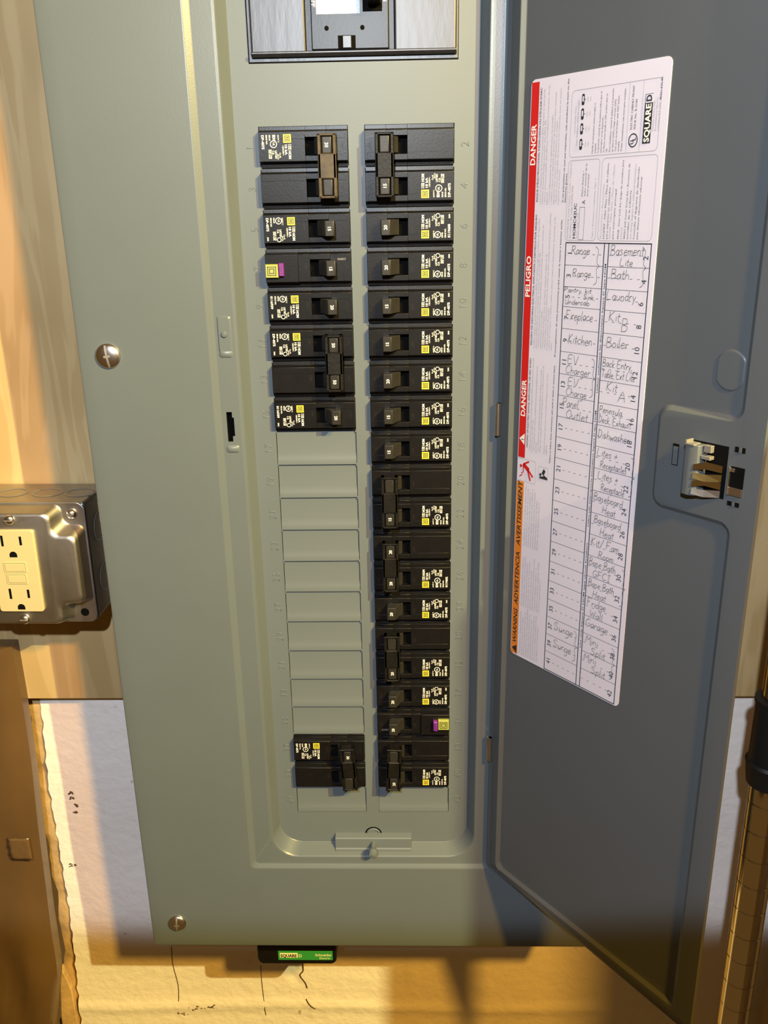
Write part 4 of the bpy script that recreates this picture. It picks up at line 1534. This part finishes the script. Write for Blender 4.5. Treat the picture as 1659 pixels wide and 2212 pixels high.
for kz in (-0.022, 0.022):
    mb = MB()
    o_ = [(BH + 0.0002, -0.028 + 0.0115 * math.sin(t), kz + 0.0125 * math.cos(t)) for t in [2 * math.pi * k / 28 for k in range(28)]]
    i_ = [(BH + 0.0006, -0.028 + 0.0107 * math.sin(t), kz + 0.0117 * math.cos(t)) for t in [2 * math.pi * k / 28 for k in range(28)]]
    j_ = [(BH + 0.0001, -0.028 + 0.0100 * math.sin(t), kz + 0.0110 * math.cos(t)) for t in [2 * math.pi * k / 28 for k in range(28)]]
    mb.loops([o_, i_, j_])
    mb.build('knockout_ring', 'dsteel', ob_root, smooth=True)


def notched(h, c, r=0.003):
    pts, rads = [], []
    # plus-shaped outline: corners TR and BL, TL, BR notched by c
    for sx, sz in ((1, 1), (-1, 1), (-1, -1), (1, -1)):
        a_ = (sx * h, sz * (h - c))
        b_ = (sx * (h - c), sz * (h - c))
        c_ = (sx * (h - c), sz * h)
        seq = [a_, b_, c_] if sx * sz > 0 else [c_, b_, a_]
        pts += seq
        rads += [0.006, 0.007, 0.006]
    return rounded_poly(pts, rads, 5)


YB, YF = -0.0550, -0.0690
flat = rrect(-BH - 0.0005, BH + 0.0005, -BH - 0.0005, BH + 0.0005, 0.007, 6)
mb = MB()
mb.prism_y(flat, YB, YB + 0.0016)
cvr = mb.build('raised_cover', 'galv', ob_root, bevel=0.0005)
mb = MB()
mb.loops([[(x, YB, z) for x, z in notched(0.0500, 0.0165)], [(x, YB - 0.0015, z) for x, z in notched(0.0490, 0.0170)], [(x, YF + 0.002, z) for x, z in notched(0.0470, 0.0180)],
          [(x, YF + 0.0005, z) for x, z in notched(0.0460, 0.0184)], [(x, YF, z) for x, z in notched(0.0445, 0.0190)]], cap_in=True)
mb.build('raised_boss', 'galv', cvr, smooth=True, angle=60)
# corner screws
for sx, sz, has in ((1, 1, 1), (-1, 1, 1), (-1, -1, 1), (1, -1, 0)):
    mb = MB()
    cx_, cz_ = sx * 0.0415, sz * 0.0425
    if has:
        mb.lathe([(0.0042, 0.0), (0.0041, -0.0018), (0.0032, -0.0032), (0.0008, -0.0040)], (cx_, YB, cz_), (0, 1, 0), (1, 0, 0), (0, 0, 1), 20)
        s_ = mb.build('cover_screw', 'screw', ob_root, smooth=True, angle=50)
        mb = MB()
        mb.box(cx_ - 0.0026, cx_ + 0.0026, YB - 0.0042, YB - 0.0030, cz_ - 0.0004, cz_ + 0.0004)
        mb.box(cx_ - 0.0004, cx_ + 0.0004, YB - 0.0042, YB - 0.0030, cz_ - 0.0026, cz_ + 0.0026)
        mb.build('drive_cross', 'dsteel', s_)
    else:
        mb.lathe([(0.0034, -0.0003), (0.0034, 0.0001)], (cx_, YB, cz_), (0, 1, 0), (1, 0, 0), (0, 0, 1), 18)
        mb.build('screw_hole', 'hole', ob_root)
# receptacle
RX = -0.0020
face = rrect(RX - 0.0176, RX + 0.0176, -0.0345, 0.0344, 0.0022, 4)
mb = MB()
mb.loops([[(x, YF, z) for x, z in face], [(x, YF - 0.0022, z) for x, z in face], [(x * 1.0 + (RX - x) * 0.03, YF - 0.0028, z * 0.985) for x, z in face]], cap_in=True)
rec = mb.build('receptacle', 'almond', ob_root, smooth=True, angle=40)
yf = YF - 0.0029


def plate(name, m, poly, y0=yf, y1=yf + 0.0006, parent=rec):
    return MB().prism_y(poly, y0, y1).build(name, m, parent)


def rc(x, z, wx, wz):
    return [(x - wx / 2, z - wz / 2), (x + wx / 2, z - wz / 2), (x + wx / 2, z + wz / 2), (x - wx / 2, z + wz / 2)]


for zc in (0.0258, -0.0188):
    plate('blade_slot', 'hole', rc(RX - 0.0072, zc, 0.0019, 0.0088))
    plate('blade_slot', 'hole', rc(RX + 0.0072, zc, 0.0019, 0.0072))
    gp = [(RX + 0.0030 * math.cos(t), zc - 0.0118 + 0.0030 * math.sin(t)) for t in [math.pi * k / 10 for k in range(11)]] + [(RX - 0.0030, zc - 0.0136), (RX + 0.0030, zc - 0.0136)]
    plate('ground_hole', 'hole', gp)
for zc, hz, hx in ((0.0037, 0.0066, 0.0078), (-0.0060, 0.0064, 0.0068)):
    mb = MB()
    mb.loops([[(x, yf + 0.0002, z) for x, z in rrect(RX - hx - 0.0014, RX + hx + 0.0014, zc - hz / 2 - 0.0014, zc + hz / 2 + 0.0014, 0.0008, 3)],
              [(x, yf - 0.0006, z) for x, z in rrect(RX - hx - 0.0010, RX + hx + 0.0010, zc - hz / 2 - 0.0010, zc + hz / 2 + 0.0010, 0.0006, 3)],
              [(x, yf - 0.0006, z) for x, z in rrect(RX - hx - 0.0006, RX + hx + 0.0006, zc - hz / 2 - 0.0006, zc + hz / 2 + 0.0006, 0.0004, 3)],
              [(x, yf + 0.0002, z) for x, z in rrect(RX - hx - 0.0003, RX + hx + 0.0003, zc - hz / 2 - 0.0003, zc + hz / 2 + 0.0003, 0.0003, 3)]])
    mb.build('button_surround', 'almond', rec)
    mb = MB()
    mb.cham(RX - hx, RX + hx, yf - 0.0008, yf + 0.0005, zc - hz / 2, zc + hz / 2, 0.0003)
    mb.build('push_button', 'almond', rec)
    lo_ = rrect(RX - 0.0090, RX + 0.0090, zc - hz / 2 - 0.0008, zc + hz / 2 + 0.0008, 0.0006, 3)
for sz in (0.0421, -0.0420):
    mb = MB()
    mb.lathe([(0.0042, 0.0), (0.0040, -0.0012), (0.0030, -0.0024), (0.0006, -0.0029)], (RX, YF, sz), (0, 1, 0), (1, 0, 0), (0, 0, 1), 20)
    s_ = mb.build('receptacle_screw', 'screw', ob_root, smooth=True, angle=50)
    mb = MB()
    mb.box(RX - 0.0032, RX + 0.0032, YF - 0.0031, YF - 0.0020, sz - 0.0004, sz + 0.0004)
    mb.build('drive_slot', 'dsteel', s_)

# ------------------------------------------------------------------ surge protector under the panel
sg_root = empty('surge_protector', (-0.0743, 0.030, -0.7125), 'small black surge protector with green label hanging under the panel', 'surge protector')
mb = MB()
pl = rrect(-0.0368, 0.0368, 0.0, 0.0505, 0.006, 5)
mb.prism_y(pl, -0.018, 0.030)
body = mb.build('housing', 'black', sg_root, bevel=0.002, seg=3)
mb = MB()
mb.lathe([(0.012, 0.049), (0.012, 0.0612)], (0, 0.008, 0), (0, 0, 1), (1, 0, 0), (0, 1, 0), 20)
mb.build('nipple', 'galv', sg_root, smooth=True)
lb = MB().box(-0.0172, 0.0332, -0.0184, -0.0180, 0.0058, 0.0162).build('green_label', 'green', sg_root)
mb = MB()
mb.box(-0.0156, 0.0010, -0.0186, -0.0184, 0.0086, 0.0140)
mb.build('pale_patch', 'pale', lb)
mb = MB()
put_text(mb, 'SQUARE', (-0.0149, -0.0188, 0.0094), (1, 0, 0), (0, 0, 1), 0.0050, 0.0150, 'L', 0.03)
mb.build('maker_lettering', 'black_ink', lb, fix=False)
mb = MB()
put_text(mb, 'D', (0.0018, -0.0188, 0.0094), (1, 0, 0), (0, 0, 1), 0.0050, 0.0030, 'L', 0.02)
put_text(mb, 'Schneider', (0.0170, -0.0188, 0.0108), (1, 0, 0), (0, 0, 1), 0.0040, 0.0155, 'L', 0.02)
put_text(mb, 'Electric', (0.0208, -0.0188, 0.0074), (1, 0, 0), (0, 0, 1), 0.0032, 0.0100, 'L', 0.01)
mb.build('pale_lettering', 'pale', lb, fix=False)

# ------------------------------------------------------------------ chrome shelf post on the right
POST = Vector((0.3075, -0.040, 0))
post = empty('shelf_post', (POST.x, POST.y, -1.1), 'chrome grooved shelving post at the right edge', 'post')
prof = []
z = 0.0
R0 = 0.0127
while z < 0.62:
    prof += [(R0, z + 0.0007), (R0, z + 0.0240), (R0 - 0.0008, z + 0.0243), (R0 - 0.0008, z + 0.0251), (R0, z + 0.0254)]
    z += 0.0254
prof.append((R0, 1.6))
mb = MB()
mb.lathe(prof, (0, 0, 0), (0, 0, 1), (1, 0, 0), (0, 1, 0), 40)
mb.build('grooved_tube', 'chrome', post, smooth=True, angle=25)
mb = MB()
zc = 0.672
mb.lathe([(0.0130, zc - 0.047), (0.0158, zc - 0.047), (0.0180, zc - 0.030), (0.0184, zc - 0.0285), (0.0165, zc - 0.0265), (0.0160, zc + 0.0220), (0.0172, zc + 0.0232), (0.0172, zc + 0.0260), (0.0130, zc + 0.0262)],
         (0, 0, 0), (0, 0, 1), (1, 0, 0), (0, 1, 0), 36)
mb.build('shelf_sleeve', 'sleeve', post, smooth=True, angle=35)

# tan board edge behind the post
tb_ = MB().box(0.3835, 0.46, 0.040, 0.060, -1.1, -0.66).build('leaning_board', 'tan', bevel=0.001)
tag(tb_, 'tan board standing behind the chrome post at the lower right edge', 'board')

# tall unseen carton, added at the right to keep the bulb off the wall
ct = empty('blocker_carton', (0.60, -0.30, -1.1), 'unseen carton added to block the bulb from the right of the wall', 'carton')
mb = MB()
mb.box(-0.20, 0.20, -0.151, 0.15, 0.0, 1.16)
mb.build('carton_walls', 'tan', ct, bevel=0.002)
mb = MB()
mb.box(-0.2004, 0.2004, -0.01, 0.01, 1.02, 1.1605)
mb.box(-0.2004, -0.2000, -0.01, 0.01, 1.02, 1.1605)
mb.build('packing_tape', 'clear', ct)

# brown wrapped slab at the lower left
wr = empty('wrapped_bundle', (-0.47, 0.0, -1.1), 'brown glossy film-wrapped bundle at the lower left edge', 'bundle')
mb = MB()
nz_, nx_ = 40, 30
WRAP = [(-0.40, -0.3186), (-0.466, -0.3184), (-0.536, -0.3198), (-0.62, -0.3239), (-0.7045, -0.3275), (-0.782, -0.3290), (-0.866, -0.3472), (-1.11, -0.375)]
vs_, fs_ = [], []
for r in range(nz_ + 1):
    z = -1.1 + 0.69 * r / nz_
    xr = -0.3186
    for (za, xa_), (zb_, xb_) in zip(WRAP, WRAP[1:]):
        if zb_ <= z <= za:
            xr = xa_ + (xb_ - xa_) * (z - za) / (zb_ - za)
    for c in range(nx_ + 1):
        t = c / nx_
        x = -0.62 + (xr + 0.62) * t
        rnd = 0.010 * max(0.0, (t - 0.93) / 0.07) ** 2
        y = 0.056 + rnd + 0.0016 * math.sin(x * 60 + z * 9) * math.sin(z * 22) + (0.0022 * math.sin(x * 170 + 2 * math.sin(z * 14)) if z < -0.74 else 0.0)
        vs_.append((x + 0.47, y, z + 1.1))
m_ = len(vs_)
for r in range(nz_):
    for c in range(nx_):
        q = r * (nx_ + 1) + c
        fs_.append((q, q + 1, q + nx_ + 2, q + nx_ + 1))
side = [(vs_[r * (nx_ + 1) + nx_][0], 0.079, vs_[r * (nx_ + 1) + nx_][2]) for r in range(nz_ + 1)]
fs_ += [(r * (nx_ + 1) + nx_, m_ + r, m_ + r + 1, (r + 1) * (nx_ + 1) + nx_) for r in range(nz_)]
top = [(vs_[nz_ * (nx_ + 1) + c][0], 0.079, vs_[nz_ * (nx_ + 1) + c][2]) for c in range(nx_ + 1)]
t0 = m_ + len(side)
fs_ += [(nz_ * (nx_ + 1) + c, nz_ * (nx_ + 1) + c + 1, t0 + c + 1, t0 + c) for c in range(nx_)]
mb.add(vs_ + side + top, fs_)
mb.build('film_wrap', 'wrap', wr, smooth=True, angle=50)
mb = MB()
tp = []
for r in range(9):
    for c in range(7):
        z = -0.6300 + 0.0245 * r / 8
        x = -0.3480 + 0.0205 * c / 6 + 0.0008 * math.sin(r * 2.1) * (c == 0)
        tp.append((x + 0.47, 0.0535 + 0.0005 * math.sin(c * 2.0) * math.sin(r * 1.4) + (0.0009 if c == 0 and r in (0, 8) else 0), z + 1.1))
mb.add(tp, [(r * 7 + c, r * 7 + c + 1, (r + 1) * 7 + c + 1, (r + 1) * 7 + c) for r in range(8) for c in range(6)])
o = mb.build('clear_tape', 'clear', wr, smooth=True)
md = o.modifiers.new('solid', 'SOLIDIFY')
md.thickness = 0.0003
